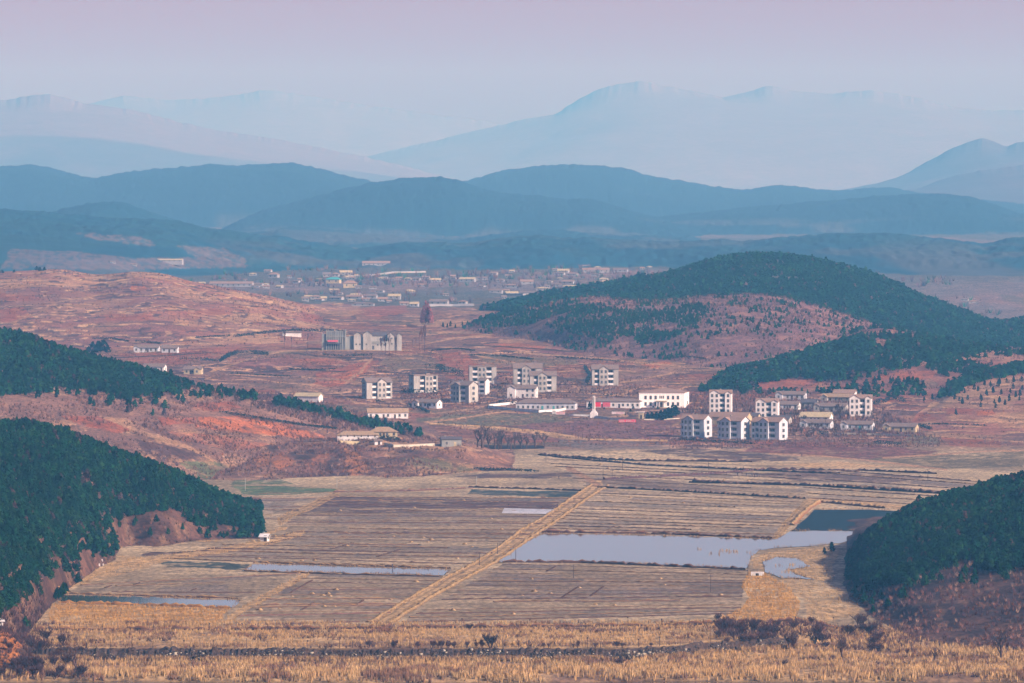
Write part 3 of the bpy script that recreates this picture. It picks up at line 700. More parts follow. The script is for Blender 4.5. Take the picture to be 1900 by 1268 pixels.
    for q, nstr, colr in PADDIES:
        k = pl & inpoly(u, v, q)
        if not k.any(): continue
        TL, TR, BR, BL = [np.array(p, float) for p in q]
        t = (v[k] - (TL[1] + (TR[1] - TL[1]) * (u[k] - TL[0]) / (TR[0] - TL[0]))) / max(BL[1] - TL[1], 1)
        s = np.clip(t, 0, .999) * nstr * 1.6 + (f3[k] - .5) * .35
        si = np.floor(s).astype(np.int64)
        h1 = _hash(si, si * 0 + int(TL[0]), 61); h2 = _hash(si, si * 0 + int(TL[0]), 62)
        cc = mix(np.tile(colr, (k.sum(), 1)), np.tile(A(120, 98, 88), (k.sum(), 1)), h1 * .55)
        cc = mix(cc, np.tile(FLIGHT, (k.sum(), 1)), h2 * .45)
        cc = mix(cc, np.tile(A(116, 108, 106), (k.sum(), 1)), sstep(.55, .75, f1[k]) * .5)
        # rows of rice stubble
        row = np.sin((D[k] + (f2[k] - .5) * 3) * 2 * np.pi / 9.0)
        h3 = _hash(si, np.floor(u[k] / 130 + h1 * 3).astype(np.int64), 63)
        cc = cc * ((.78 + .44 * h3) * (1 + .16 * row))[:, None]
        cc = mix(cc, np.tile(A(104, 92, 92), (k.sum(), 1)), (h3 > .86) * .6)
        c[k] = cc
    for f, colr, st, poly in PATCH:
        k = filt(f) & inpoly(us, vs, poly)
        if k.any():
            cc = np.tile(colr, (k.sum(), 1)) * (0.74 + .52 * f2[k])[:, None]
            ww = (st * (1 - .75 * sstep(.52, .7, f4[k]) * (.4 + f1[k])))[:, None]
            c[k] = c[k] * (1 - ww) + cc * ww
    for pts, wpx, colr, f in ROADS:
        d = polydist(us, v, pts, 1.0)
        k = filt(f) & (d < wpx)
        if k.any():
            cc = np.tile(colr, (k.sum(), 1)) * (0.85 + .3 * f4[k])[:, None]
            if wpx > 5:      # wheel ruts
                rut = (np.abs(np.abs(d[k]) - wpx * .42) < wpx * .14)
                cc[rut] *= .62
            c[k] = cc
    for q in PONDS:
        k = pl & inpoly(u, v, q)
        c[k] = DARK * .5
    return np.clip(c, 0.004, 0.75)

# ------------------------------------------------------------------ terrain meshes
def build_terrain():
    us = np.concatenate([np.arange(-2400, -480, 60), np.arange(-480, -60, 10), np.arange(-60, 1960, 2.2), np.arange(1960, 2380, 10), np.arange(2380, 4300, 60)])
    Ds = np.concatenate([np.arange(1500, 2060, 40), np.arange(2060, 2330, 1.6), np.arange(2330, 3100, 3.2), np.arange(3100, 3900, 3.6), np.arange(3900, 5000, 4.0),
                         np.arange(5000, 6300, 6.0), np.arange(6300, 10000, 18), np.arange(10000, 16000, 45), np.arange(16000, 37300, 90)])
    U, DD = np.meshgrid(us, Ds)
    u = U.ravel(); D = DD.ravel()
    z, L = heights(u, D, lab=True)
    X = xfrom(u, D)
    # tree-top roughness of the woods too far off to show single trees
    far = (D > 8500) & (L >= NEAR_N)
    nm = np.array([H['name'] for H in HILLS] + ['plain'])[L]
    z = z + np.where(far & (nm == 'wooded ridge'), (fbm(X / 9., D / 45., 301, 2) - .3) * 4.0, 0)
    c = cover(u, D, z, L)
    nc, nr = len(us), len(Ds)
    idx = np.arange(nc * nr).reshape(nr, nc)
    q = np.stack([idx[:-1, :-1].ravel(), idx[:-1, 1:].ravel(), idx[1:, 1:].ravel(), idx[1:, :-1].ravel()], 1)
    fl = L[q[:, 0]]
    V = np.stack([X, D, z], 1)
    m_near = mat_attr('soil', detail=0.8, amp=0.58, stretch=(1, .45, 1), scale2=.09)
    m_flat = mat_attr('field_soil', detail=1.0, amp=0.62, stretch=(.55, .12, 1), scale2=.07)
    m_far = mat_attr('far_land', detail=0.03, amp=0.22, scale2=.006)
    groups = {}
    kinds = {-1: 'ground', 'pine hill': 'hill', 'mountain': 'mountain', 'wooded ridge': 'ridge'}
    for i in range(-1, len(HILLS)):
        nmh = 'ground' if i < 0 else {'mountain': 'mountain', 'wooded ridge': 'ridge', 'bluff': 'bluff', 'rocky bank': 'rocky_bank', 'shrub knoll': 'knoll'}.get(HILLS[i]['name'], 'hill')
        k = fl == i
        if not k.any(): continue
        qq = q[k]
        uq, inv = np.unique(qq.ravel(), return_inverse=True)
        me = fast_mesh(nmh, V[uq], inv.reshape(-1, 4), c[uq], smooth=True)
        o = link(nmh, me, m_far if i >= NEAR_N else (m_flat if i < 0 else m_near))
        o['kind'] = 'structure'
build_terrain()

def water_mat(name, rough, col):
    m = bpy.data.materials.new(name); m.use_nodes = True
    t = m.node_tree; b = t.nodes['Principled BSDF']
    b.inputs['Base Color'].default_value = (*col, 1); b.inputs['Roughness'].default_value = rough; b.inputs['IOR'].default_value = 1.33
    g = t.nodes.new('ShaderNodeNewGeometry'); mp = t.nodes.new('ShaderNodeMapping'); mp.inputs['Scale'].default_value = (.12, .5, 1)
    n = t.nodes.new('ShaderNodeTexNoise'); n.inputs['Scale'].default_value = 1.0; n.inputs['Detail'].default_value = 3
    bp = t.nodes.new('ShaderNodeBump'); bp.inputs['Strength'].default_value = .25; bp.inputs['Distance'].default_value = .04
    t.links.new(g.outputs['Position'], mp.inputs['Vector']); t.links.new(mp.outputs[0], n.inputs['Vector'])
    t.links.new(n.outputs['Fac'], bp.inputs['Height']); t.links.new(bp.outputs[0], b.inputs['Normal'])
    return m
WATER = water_mat('still_water', .06, (.05, .06, .065))
DARK_REFLECTION = water_mat('dark_reflection_water', .45, (.010, .026, .032)); DARK_REFLECTION.node_tree.nodes['Principled BSDF'].inputs['IOR'].default_value = 1.03  # dark reflection in the pond arm, put into the water's colour and low gloss
RIVER = water_mat('river_water', .1, (.03, .03, .032))
POND_Z = 0.16
def build_water():
    for q in PONDS:
        pts = []
        n = len(q)
        z0 = POND_Z
        if q[0][1] < 900 and q[0][1] > 880 or q[0][1] < 850: pass
        for i in range(n):
            a = np.array(q[i], float); b = np.array(q[(i + 1) % n], float)
            m = max(2, int(np.hypot(*(b - a)) / 8))
            for t in range(m):
                p = a + (b - a) * t / m
                D = F * (CAM_Z - z0) / (p[1] - HORIZON)
                x = xfrom(p[0], D)
                j = (vnoise(x / 3., D / 9., 41) - .5)
                pts.append((x + j * 2.0, D + j * 9.0, z0))
        me = bpy.data.meshes.new('water'); me.from_pydata(pts, [], [tuple(range(len(pts)))]); me.update()
        o = link('water', me, DARK_REFLECTION if q[0] == (1470, 985) else WATER); o['kind'] = 'structure'
    me = fast_mesh('river', np.array([(-2000, -300, -2.55), (2000, -300, -2.55), (2000, 2110, -2.55), (-2000, 2110, -2.55)]), np.array([[0, 1, 2, 3]]))
    o = link('river', me, RIVER); o['kind'] = 'structure'
build_water()
# ------------------------------------------------------------------ buildings
M = {}
M['cream'] = mat_plain('cream_render', (.27, .285, .275), amp=.3, scale=.45, streak=True)
M['grey_render'] = mat_plain('grey_render', (.25, .26, .255), amp=.34, scale=.4, streak=True)
M['white'] = mat_plain('whitewash', (.50, .53, .54), amp=.2, scale=.45, streak=True)
M['bluewash'] = mat_plain('pale_blue_wash', (.36, .41, .46), amp=.26, scale=.45, streak=True)
M['ochre_wall'] = mat_plain('ochre_render', tuple(A(204, 182, 150)), amp=.18, scale=.45, streak=True)
M['concrete'] = mat_plain('bare_concrete', tuple(A(160, 158, 158)), amp=.22, scale=.4, streak=True)
M['roof'] = mat_plain('grey_tile', tuple(A(142, 122, 118)), amp=.22, scale=.9)
M['roof_pink'] = mat_plain('faded_tile', tuple(A(168, 136, 124)), amp=.2, scale=.9)
M['roof_cream'] = mat_plain('pale_sheet_roof', tuple(A(206, 186, 152)), amp=.2, scale=.6)
M['roof_dark'] = mat_plain('dark_slate', tuple(A(104, 96, 104)), amp=.2, scale=.9)
M['thatch'] = mat_plain('straw_thatch', tuple(A(178, 148, 122)), amp=.25, scale=1.2)
M['pane'] = mat_plain('dark_glass', (.030, .034, .042), amp=.4, scale=.6, rough=.25, spec=.5, randomise=.6)
M['trim'] = mat_plain('window_frame_paint', tuple(A(186, 178, 172)), amp=.1)
M['teal'] = mat_plain('teal_paint', (.05, .26, .27), amp=.15)
M['bright'] = mat_plain('fresh_whitewash', (.80, .81, .80), amp=.06, scale=.5, streak=True)
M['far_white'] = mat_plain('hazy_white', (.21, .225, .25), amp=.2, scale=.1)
M['red'] = mat_plain('red_paint', (.50, .02, .05), amp=.1)
M['faded_red'] = mat_plain('faded_red_paint', (.42, .09, .13), amp=.15)
M['dark_wood'] = mat_plain('dark_wood', (.05, .035, .03), amp=.3)
M['iron'] = mat_plain('rusty_iron', (.06, .045, .04), amp=.3)
M['stonewall'] = mat_plain('garden_stone', tuple(A(220, 206, 190)), amp=.22, scale=.7)

_meshcache = {}
def cached(key, fn):
    if key not in _meshcache: _meshcache[key] = fn()
    return _meshcache[key]
def frame_mesh(w, h, b=.11, dpt=.07):
    def f():
        mb = MB()
        mb.box(-w/2 - b, w/2 + b, -dpt, .02, -b, 0); mb.box(-w/2 - b, w/2 + b, -dpt, .02, h, h + b)
        mb.box(-w/2 - b, -w/2, -dpt, .02, 0, h); mb.box(w/2, w/2 + b, -dpt, .02, 0, h)
        mb.box(-.03, .03, -dpt * .6, .02, 0, h)
        return mb.mesh('window')
    return cached(('frame', round(w, 2), round(h, 2)), f)
def pane_mesh(w, h):
    return cached(('pane', round(w, 2), round(h, 2)), lambda: MB().box(-w/2, w/2, -.025, .015, 0, h).mesh('pane'))
def put_window(root, x, y, z, w=1.1, h=1.4, rz=0.0, frame=None):
    o = link('window', frame_mesh(w, h), None, root); o.data.materials.clear() if False else None
    if not o.data.materials: o.data.materials.append(M['trim'])
    o.location = (x, y, z); o.rotation_euler = (0, 0, rz)
    p = link('pane', pane_mesh(w, h), None, o)
    if not p.data.materials: p.data.materials.append(M['pane'])
    return o
def put_door(root, x, y, z, w=1.0, h=2.0, mat=None, rz=0.0):
    mat = mat or M['dark_wood']
    me = cached(('door', w, h, mat.name), lambda: MB().box(-w/2, w/2, -.06, .02, 0, h).mesh('door'))
    o = link('door', me, None, root)
    if not o.data.materials: o.data.materials.append(mat)
    o.location = (x, y, z); o.rotation_euler = (0, 0, rz)
    hm = cached(('handle',), lambda: MB().box(-.03, .03, -.1, 0, 0, .16).mesh('handle'))
    k = link('handle', hm, None, o)
    if not k.data.materials: k.data.materials.append(M['iron'])
    k.location = (w * .36, -.05, h * .48)
    return o
def gable_roof(mb, x0, x1, y0, y1, z, rise, th=.2, ox=.4, oy=.4):
    """two roof slabs, ridge along x"""
    ym = (y0 + y1) / 2; sl = rise / (ym - y0); za = z - oy * sl
    for s in (0, 1):
        ya, yb = (y0 - oy, ym) if s == 0 else (y1 + oy, ym)
        mb.quadbox([(x0 - ox, ya, za + .03), (x1 + ox, ya, za + .03), (x1 + ox, yb, z + rise + .03), (x0 - ox, yb, z + rise + .03),
                    (x0 - ox, ya, za + th + .03), (x1 + ox, ya, za + th + .03), (x1 + ox, yb, z + rise + th + .03), (x0 - ox, yb, z + rise + th + .03)])
def cross_gable(mb, xa, xb, yf, yback, z, rise, th=.2, o=.3):
    xm = (xa + xb) / 2; sl = rise / (xm - xa); za = z - o * sl
    for xe in (xa - o, xb + o):
        mb.quadbox([(xe, yf - o, za + .05), (xm, yf - o, z + rise + .05), (xm, yback, z + rise + .05), (xe, yback, za + .05),
                    (xe, yf - o, za + th + .05), (xm, yf - o, z + rise + th + .05), (xm, yback, z + rise + th + .05), (xe, yback, za + th + .05)])
def hip_roof(mb, x0, x1, y0, y1, z, rise, o=.5, inset=None):
    ins = inset if inset is not None else (y1 - y0) / 2
    a = [(x0 - o, y0 - o, z + .03), (x1 + o, y0 - o, z + .03), (x1 + o, y1 + o, z + .03), (x0 - o, y1 + o, z + .03)]
    ym = (y0 + y1) / 2
    b = len(mb.v); mb.v += a + [(p[0], p[1], p[2] + .15) for p in a] + [(x0 + ins, ym, z + rise), (x1 - ins, ym, z + rise)]
    mb.f += [(b, b+3, b+2, b+1), (b, b+1, b+5, b+4), (b+1, b+2, b+6, b+5), (b+2, b+3, b+7, b+6), (b+3, b, b+4, b+7),
             (b+4, b+5, b+9, b+8), (b+6, b+7, b+8, b+9), (b+5, b+6, b+9), (b+7, b+4, b+8)]

def apartment(label, u, v, yaw, segs, d=8.0, storeys=3, sh=2.75, roof='gable', rise=2.1, left=(), right=(), wall='cream', roofm='roof', group='three storey housing blocks', seed=0):
    """segs: ('wall',w) ('win',w,n) ('bay',w,n) ('bal',w) from left to right along the front; left/right: window widths on the gable ends"""
    rnd = random.Random(seed)
    p = hit(u, v)
    root = thing('apartment_block', label, 'apartment block', p, R(yaw), group)
    W = sum(s[1] for s in segs); H = storeys * sh + .3
    wl = MB(); rf = MB()
    x = -W / 2
    for s in segs:
        t, w_ = s[0], s[1]; xa, xb = x, x + w_
        yf = {'wall': 0, 'win': 0, 'bay': -.7, 'bal': 1.35}[t]
        wl.box(xa, xb, yf, d, -2.5, H)
        if t in ('win', 'bay'):
            n = s[2]
            for k in range(n):
                wx = xa + w_ * (k + .5) / n if n > 1 else xa + w_ / 2
                if n == 2: wx = xa + w_ * (.27 if k == 0 else .73)
                for f in range(storeys):
                    put_window(root, wx, yf, .3 + f * sh + .75, 1.0, 1.45)
        if t == 'bay' and roof == 'gable':
            gr = w_ * .32
            wl.poly_prism([(xa, H), (xb, H), ((xa + xb) / 2, H + gr)], 'y', yf, d * .5)
            cross_gable(rf, xa, xb, yf, d * .5, H, gr)
        if t == 'bal':
            for f in range(storeys):
                z = .3 + f * sh
                key = ('balcony', round(w_, 2), f == 0)
                me = cached(key, lambda: MB().box(-w_/2 + .05, w_/2 - .05, 0, 1.4, -.12, .06).box(-w_/2 + .05, w_/2 - .05, -.02, .1, .06, .95).mesh('balcony'))
                b = link('balcony', me, None, root)
                if not b.data.materials: b.data.materials.append(M['white'])
                b.location = ((xa + xb) / 2, .04, z)
                put_window(root, (xa + xb) / 2, 1.35, z + .12, w_ - .9, 2.0)
        x = xb
    for side, ws in ((-1, left), (1, right)):
        for k, ww in enumerate(ws):
            yy = d * (k + 1) / (len(ws) + 1)
            for f in range(storeys):
                put_window(root, side * (W / 2), yy, .3 + f * sh + .7, ww, 1.45, side * math.pi / 2)
    if roof == 'gable':
        wl.poly_prism([(.03, H), (d - .03, H), (d / 2, H + rise - .05)], 'x', -W / 2, W / 2)
        gable_roof(rf, -W / 2, W / 2, 0, d, H, rise)
    else:
        for a in ((-W/2 - .1, W/2 + .1, -.1, .2), (-W/2 - .1, W/2 + .1, d - .2, d + .1)):
            rf.box(a[0], a[1], a[2], a[3], H + .02, H + .75)
        for a in ((-W/2 - .1, -W/2 + .2), (W/2 - .2, W/2 + .1)):
            rf.box(a[0], a[1], .2, d - .2, H + .02, H + .75)
        rf.box(-W/2 + .2, W/2 - .2, .2, d - .2, H + .02, H + .12)
        rf.box(W * .1, W * .1 + 2.2, d * .4, d * .4 + 2, H + .12, H + 1.5)
    wl.build('wall', M[wall], root)
    r = rf.build('roof', M[roofm], root)
    if roof == 'gable':
        cm = cached(('chimney',), lambda: MB().box(-.35, .35, -.35, .35, -.8, 1.1).mesh('chimney'))
        c = link('chimney', cm, None, r)
        if not c.data.materials: c.data.materials.append(M['concrete'])
        c.location = (W * rnd.uniform(-.3, .3), d / 2 + .9, H + rise * .75)
    return root

BAL, BAY = 3.0, 4.9
front_a = [('wall', 3.0), ('bal', 2.6), ('bay', 4.8, 2), ('bal', 2.4), ('wall', .9)]
apartment('grey cream block with a front gable and dark left end, nearest the dirt road', 704, 741, 19, front_a, left=(2.0,), wall='cream', seed=1)
apartment('flat topped pale block half hidden by a dark hedge, behind the small white gabled house', 790, 729, 20, [('wall', 3.4), ('bal', 2.6), ('bay', 4.4, 2), ('bal', 1.9), ('wall', .8)], roof='flat', left=(2.4,), wall='cream', seed=2)
apartment('flat topped grey block with white balcony fronts, standing alone before the red slope', 896, 712, 3, [('wall', 1.7), ('bal', 2.6), ('win', 4.6, 2), ('bal', 2.8), ('wall', 2.6)], roof='flat', wall='grey_render', seed=3)
apartment('block with its shaded front to the left and a bright gable end with three windows', 852, 747, -33, [('bal', 2.2), ('bay', 4.3, 2), ('bal', 3.0), ('wall', 2.2)], d=8.6, right=(2.1,), wall='cream', seed=4)
apartment('narrow white building peeping out behind the bright gable end', 894, 733, -25, [('bal', 3.2), ('wall', .8)], d=5, storeys=3, sh=2.3, rise=1.3, wall='white', seed=5, group='narrow housing blocks')
apartment('tallest grey block with balconies, partly covered by the block in front of it', 979, 714, 2, [('wall', 2.1), ('bal', 2.4), ('bay', 4.6, 2), ('bal', 2.4), ('wall', 3.4)], rise=2.5, wall='grey_render', seed=6)
apartment('block with a wide front gable overlapping the taller block behind it', 1008, 728, 3, [('wall', 2.0), ('bal', 2.1), ('bay', 4.6, 2), ('bal', 2.4), ('wall', 2.6)], wall='cream', seed=7)
apartment('block standing alone on the bare slope above the school roofs', 1123, 716, 3, [('wall', 1.3), ('bal', 2.5), ('bay', 4.6, 2), ('bal', 2.8), ('wall', 2.6)], wall='grey_render', seed=8)
twin = [('bay', 5.0, 2), ('bal', 2.7), ('bay', 3.2, 1)]
apartment('four storey white tower block with twin gables behind the front row of houses', 1337, 770, -5, twin, d=7, storeys=4, rise=1.6, sh=2.55, wall='white', roofm='roof_pink', group='narrow housing blocks', seed=9)
apartment('three storey white block with twin gables left of the yellow roofed house', 1423, 778, -8, twin, d=7, storeys=3, rise=1.6, sh=2.7, wall='white', roofm='roof_pink', group='narrow housing blocks', seed=10)
apartment('three storey white block with a peeling ochre corner at the foot of the terraces', 1597, 773, -5, twin, d=7, storeys=3, rise=1.6, sh=2.9, wall='white', roofm='roof_pink', group='narrow housing blocks', seed=11)
front_c = [('bal', 2.0), ('bay', 5.2, 2), ('bal', 3.2), ('wall', 2.4)]
apartment('white block at the left end of the front row facing the paddies', 1284, 812, -28, front_c, d=8.6, right=(2.4,), wall='bluewash', roofm='roof_pink', seed=12)
apartment('middle white block of the front row facing the paddies', 1353, 815, -30, front_c, d=8.6, right=(2.2,), wall='bluewash', roofm='roof_pink', seed=13)
apartment('white block at the right end of the front row, bright end wall with three windows', 1420, 817, -30, [('win', 2.2, 1)] + front_c, d=8.6, right=(2.2,), wall='bluewash', roofm='roof_pink', seed=14)

def house(label, u, v, yaw, W, d=6.0, h=2.7, rise=1.5, nwin=4, wall='white', roofm='roof', wing=None, doors=(0.0,), doormat=None, roof='gable', right=1, left=0, storeys=1, group='single storey farmhouses', name='farmhouse', winw=.9):
    p = hit(u, v)
    root = thing(name, label, 'house', p, R(yaw), group)
    wl = MB().box(-W/2, W/2, 0, d, -2.0, h); rf = MB()
    if roof == 'gable':
        wl.poly_prism([(.02, h), (d - .02, h), (d/2, h + rise - .04)], 'x', -W/2, W/2)
        gable_roof(rf, -W/2, W/2, 0, d, h, rise, th=.16, ox=.45, oy=.5)
    else:
        hip_roof(rf, -W/2, W/2, 0, d, h, rise)
    if wing is not None:
        xw, ww, pr = wing
        wl.box(xw - ww/2, xw + ww/2, -pr, -.0, -2, h)
        wl.poly_prism([(xw - ww/2, h), (xw + ww/2, h), (xw, h + ww * .3)], 'y', -pr, d/2)
        cross_gable(rf, xw - ww/2, xw + ww/2, -pr, d/2, h, ww * .3)
        put_window(root, xw, -pr, .9, .9, 1.2)
    sh = h / storeys
    for k in range(nwin):
        x = -W/2 + W * (k + .5) / nwin
        if wing is not None and abs(x - wing[0]) < wing[1] / 2 + .4: continue
        if any(abs(x - dx) < 1.0 for dx in doors): continue
        for f in range(storeys):
            put_window(root, x, 0, f * sh + .85, winw, 1.2)
    for dx in doors: put_door(root, dx, 0, 0, 1.0, 2.0, doormat)
    for k in range(right):
        for f in range(storeys): put_window(root, W/2, d * (k + 1) / (right + 1), f * sh + .9, .9, 1.1, math.pi/2)
    for k in range(left): put_window(root, -W/2, d * (k + 1) / (left + 1), .9, .9, 1.1, -math.pi/2)
    wl.build('wall', M[wall], root); r = rf.build('roof', M[roofm], root)
    cm = cached(('chimney2',), lambda: MB().box(-.25, .25, -.25, .25, -.6, .9).mesh('chimney'))
    c = link('chimney', cm, None, r)
    if not c.data.materials: c.data.materials.append(M['concrete'])
    c.location = (-W * .28, d/2 + .8, h + rise * .7)
    return root

house('small house with a bright white gable end, below the left flat block', 789, 757, -27, 13, d=6, nwin=5, wing=(-5.2, 3.4, 1.4), doors=(1.5,))
house('two storey white house with two gables, in front of two tall blocks', 968, 739, -12, 14.5, d=6, h=4.9, rise=1.7, storeys=2, nwin=5, wing=(-5.2, 4.2, 1.6), doors=(0.6,), group='two storey houses', name='village_house')
house('long low school building with pale blue front and a teal door', 1012, 761, -9, 30, d=8, h=3.3, rise=2.1, nwin=12, wall='bluewash', roof='hip', doors=(-1.5, 4.2), doormat=M['teal'], group='long low buildings', name='school_building')
h4 = house('long low white building carrying two red boards, beside the white pillar', 1138, 757, -7, 27, d=7, h=3.1, rise=1.6, nwin=11, wall='white', roof='hip', doors=(-5.6, 3.0), group='long low buildings', name='school_building')
for nm, xx, mm in (('red_board', -8.2, 'red'), ('red_board', -3.4, 'faded_red')):
    b = MB().box(-1.9, 1.9, -.12, -.02, .5, 2.9).build(nm, M[mm], h4); b.location = (xx, -.03, 0)
house('white house with a cream sheet roof behind the pine row', 569, 746, -20, 13, d=6, h=2.9, nwin=0, roofm='roof_cream', doors=(), right=0)
house('long white house with a pale roof and dark doorways, just above the pine row', 720, 777, 6, 20, d=6, h=3.0, rise=1.8, nwin=7, roofm='thatch', doors=(-2.2, 3.4), group='long low buildings', name='long_house')
house('farmhouse with two gables, highest on the slope behind the twin gabled blocks', 1466, 742, -14, 15, wing=(-5.6, 3.6, 1.3), nwin=6, doors=(1.0,), wall='bluewash')
house('farmhouse with a broad pale roof just behind the peeling three storey block', 1551, 747, -18, 15, wing=(-6, 3.4, 1.2), nwin=5, doors=(2.0,), roofm='thatch', wall='grey_render')
house('farmhouse whose white gable shows right of the middle twin gabled block', 1461, 761, -14, 11, nwin=4, doors=(0.0,), wall='white')
house('farmhouse deep in bare orchard trees left of the peeling block', 1540, 764, -16, 16, wing=(-6.6, 3.0, 1.2), nwin=5, doors=(1.0,), wall='grey_render')
house('house with a bright cream sheet roof, largest roof among the orchard', 1512, 784, -16, 15, d=7, rise=2.1, nwin=4, doors=(0,), roofm='roof_cream', wall='white')
house('farmhouse in front of the cream sheet roof, its right gable lit', 1513, 795, -17, 15, wing=(-5.8, 3.5, 1.4), nwin=5, doors=(1.2,), wall='bluewash')
house('farmhouse in the middle of the lowest row with a dark green doorway', 1589, 798, -15, 15.5, wing=(-6, 3.3, 1.3), nwin=5, doors=(1.8,), doormat=M['teal'], wall='bluewash')
house('farmhouse at the right end of the lowest row, beside the grassy field', 1669, 802, -17, 16, wing=(-6.2, 3.4, 1.3), nwin=5, doors=(0.8,), wall='ochre_wall')
house('low house with a tiled roof hidden behind the front row of white blocks', 1350, 790, -24, 20, d=7, h=4.2, rise=2.0, nwin=6, doors=(), roofm='roof_pink', wall='ochre_wall')
house('small house squeezed between the two right twin gabled blocks and the orchard', 1500, 757, -15, 8, nwin=3, doors=(0,), wall='grey_render', roofm='roof_dark')
house('low tiled house just left of the peeling block, highest of its neighbours', 1566, 739, -14, 11, nwin=4, doors=(0,), wall='white', roofm='roof_pink')
house('small grey roofed house right behind the right end of the front white row', 1447, 788, -16, 9, nwin=3, doors=(0,), wall='grey_render', roofm='roof_dark')
house('small ochre house with a dark roof behind the middle of the front white row', 1391, 783, -16, 8, nwin=3, doors=(0,), wall='ochre_wall', roofm='roof_dark')
# farms on the left
house('white farmhouse in the red fields under the brown hill, left of its twin', 271, 654, -8, 14, h=2.6, nwin=5, doors=(1.0,), wing=(-5.5, 3, 1), wall='bluewash')
house('white farmhouse in the red fields under the brown hill, right of its twin', 314, 655, -8, 9, h=2.6, nwin=3, doors=(0,), wall='bluewash')
house('farmhouse half sunk behind the pine slope on the left', 285, 690, -12, 11.5, nwin=4, doors=(0,), wall='white')
house('farmhouse with a lit porch at the edge of the pine slope', 357, 695, -8, 9.5, nwin=3, doors=(-1.0,), wall='ochre_wall', wing=(2.6, 3.2, 1.2))
house('long white shed on the hillside left of the ruined hall', 542, 625, 2, 11, h=2.4, rise=.5, nwin=0, doors=(), right=0, group='hillside sheds', name='shed')
# hamlet on the bluff
house('long house with a sagging straw roof and low white wall on the bluff', 664, 815, 3, 18, d=6, h=1.5, rise=1.9, nwin=6, doors=(), roofm='thatch', wall='white', winw=.5, roof='hip', group='houses on the bluff')
house('house with a high pale hipped roof behind the hedge on the bluff', 712, 812, 4, 12, d=7, h=2.4, rise=2.2, nwin=4, doors=(0,), roofm='thatch', wall='ochre_wall', roof='hip', group='houses on the bluff')
house('dark barn with a flat grey roof and a white door post on the bluff edge', 838, 829, 8, 8.6, d=5, h=3.2, rise=.9, nwin=2, doors=(1.5,), doormat=M['roof_cream'], roofm='roof_dark', wall='concrete', group='houses on the bluff', name='barn')
house('tiny white shed with an open door, left of the broken wall on the bluff', 702, 826, 10, 3.2, d=2.6, h=1.7, rise=.5, nwin=0, doors=(.3,), right=0, wall='white', group='sheds', name='shed')
house('small white pump house at the foot of the pine hill beside the track', 489, 1005, -18, 2.5, d=2.2, h=1.7, rise=.75, nwin=1, doors=(.6,), right=1, wall='white', roofm='white', group='sheds', name='pump_house', winw=.5)
house('small white sentry hut on the rocky bank at the left edge', -1, 1165, 12, 1.7, d=1.6, h=1.45, rise=.2, nwin=1, doors=(), right=1, wall='white', roofm='white', group='sheds', name='sentry_hut', winw=.6)

def main_hall():
    p = hit(1228, 757)
    root = thing('assembly_hall', 'large white two storey hall with hipped roof, columned porch and blank right end', 'hall', p, R(-7))
    W, d, H = 23.0, 22.0, 7.4
    MB().box(-W/2, W/2, 0, d, -2.5, H).box(-W/2 - .15, W/2 + .15, -.15, d + .15, H - .35, H + .02).build('wall', M['bright'], root)
    rf = MB(); hip_roof(rf, -W/2, W/2, 0, d, H + .02, 2.4, o=.35); rf.build('roof', M['roof_pink'], root)
    for x in (-8.2, -5.6, -3.1, 3.2, 5.7, 8.2):
        for z in (.95, 4.2): put_window(root, x, 0, z, 1.0, 1.7)
    for x in (-.9, 0, .9): put_window(root, x, 0, 4.6, .4, 1.3)
    put_window(root, W/2, d * .62, 4.0, 2.0, 1.8, math.pi/2)
    porch = MB().box(-2.8, 2.8, -2.6, -.02, 3.1, 3.5).box(-3.0, 3.0, -2.8, -.02, -1.5, .15).build('porch', M['ochre_wall'], root)
    for x in (-2.4, -.9, .9, 2.4):
        MB().bar((x, -2.3, .15), (x, -2.3, 3.1), .17, n=8).build('column', M['white'], porch)
    put_door(root, 0, -.02, .15, 2.2, 2.5)
    # peeled plaster beside the end window
    MB().box(W/2, W/2 + .012, d * .45, d * .8, 1.4, 3.2).build('plaster_patch', M['concrete'], root)
main_hall()

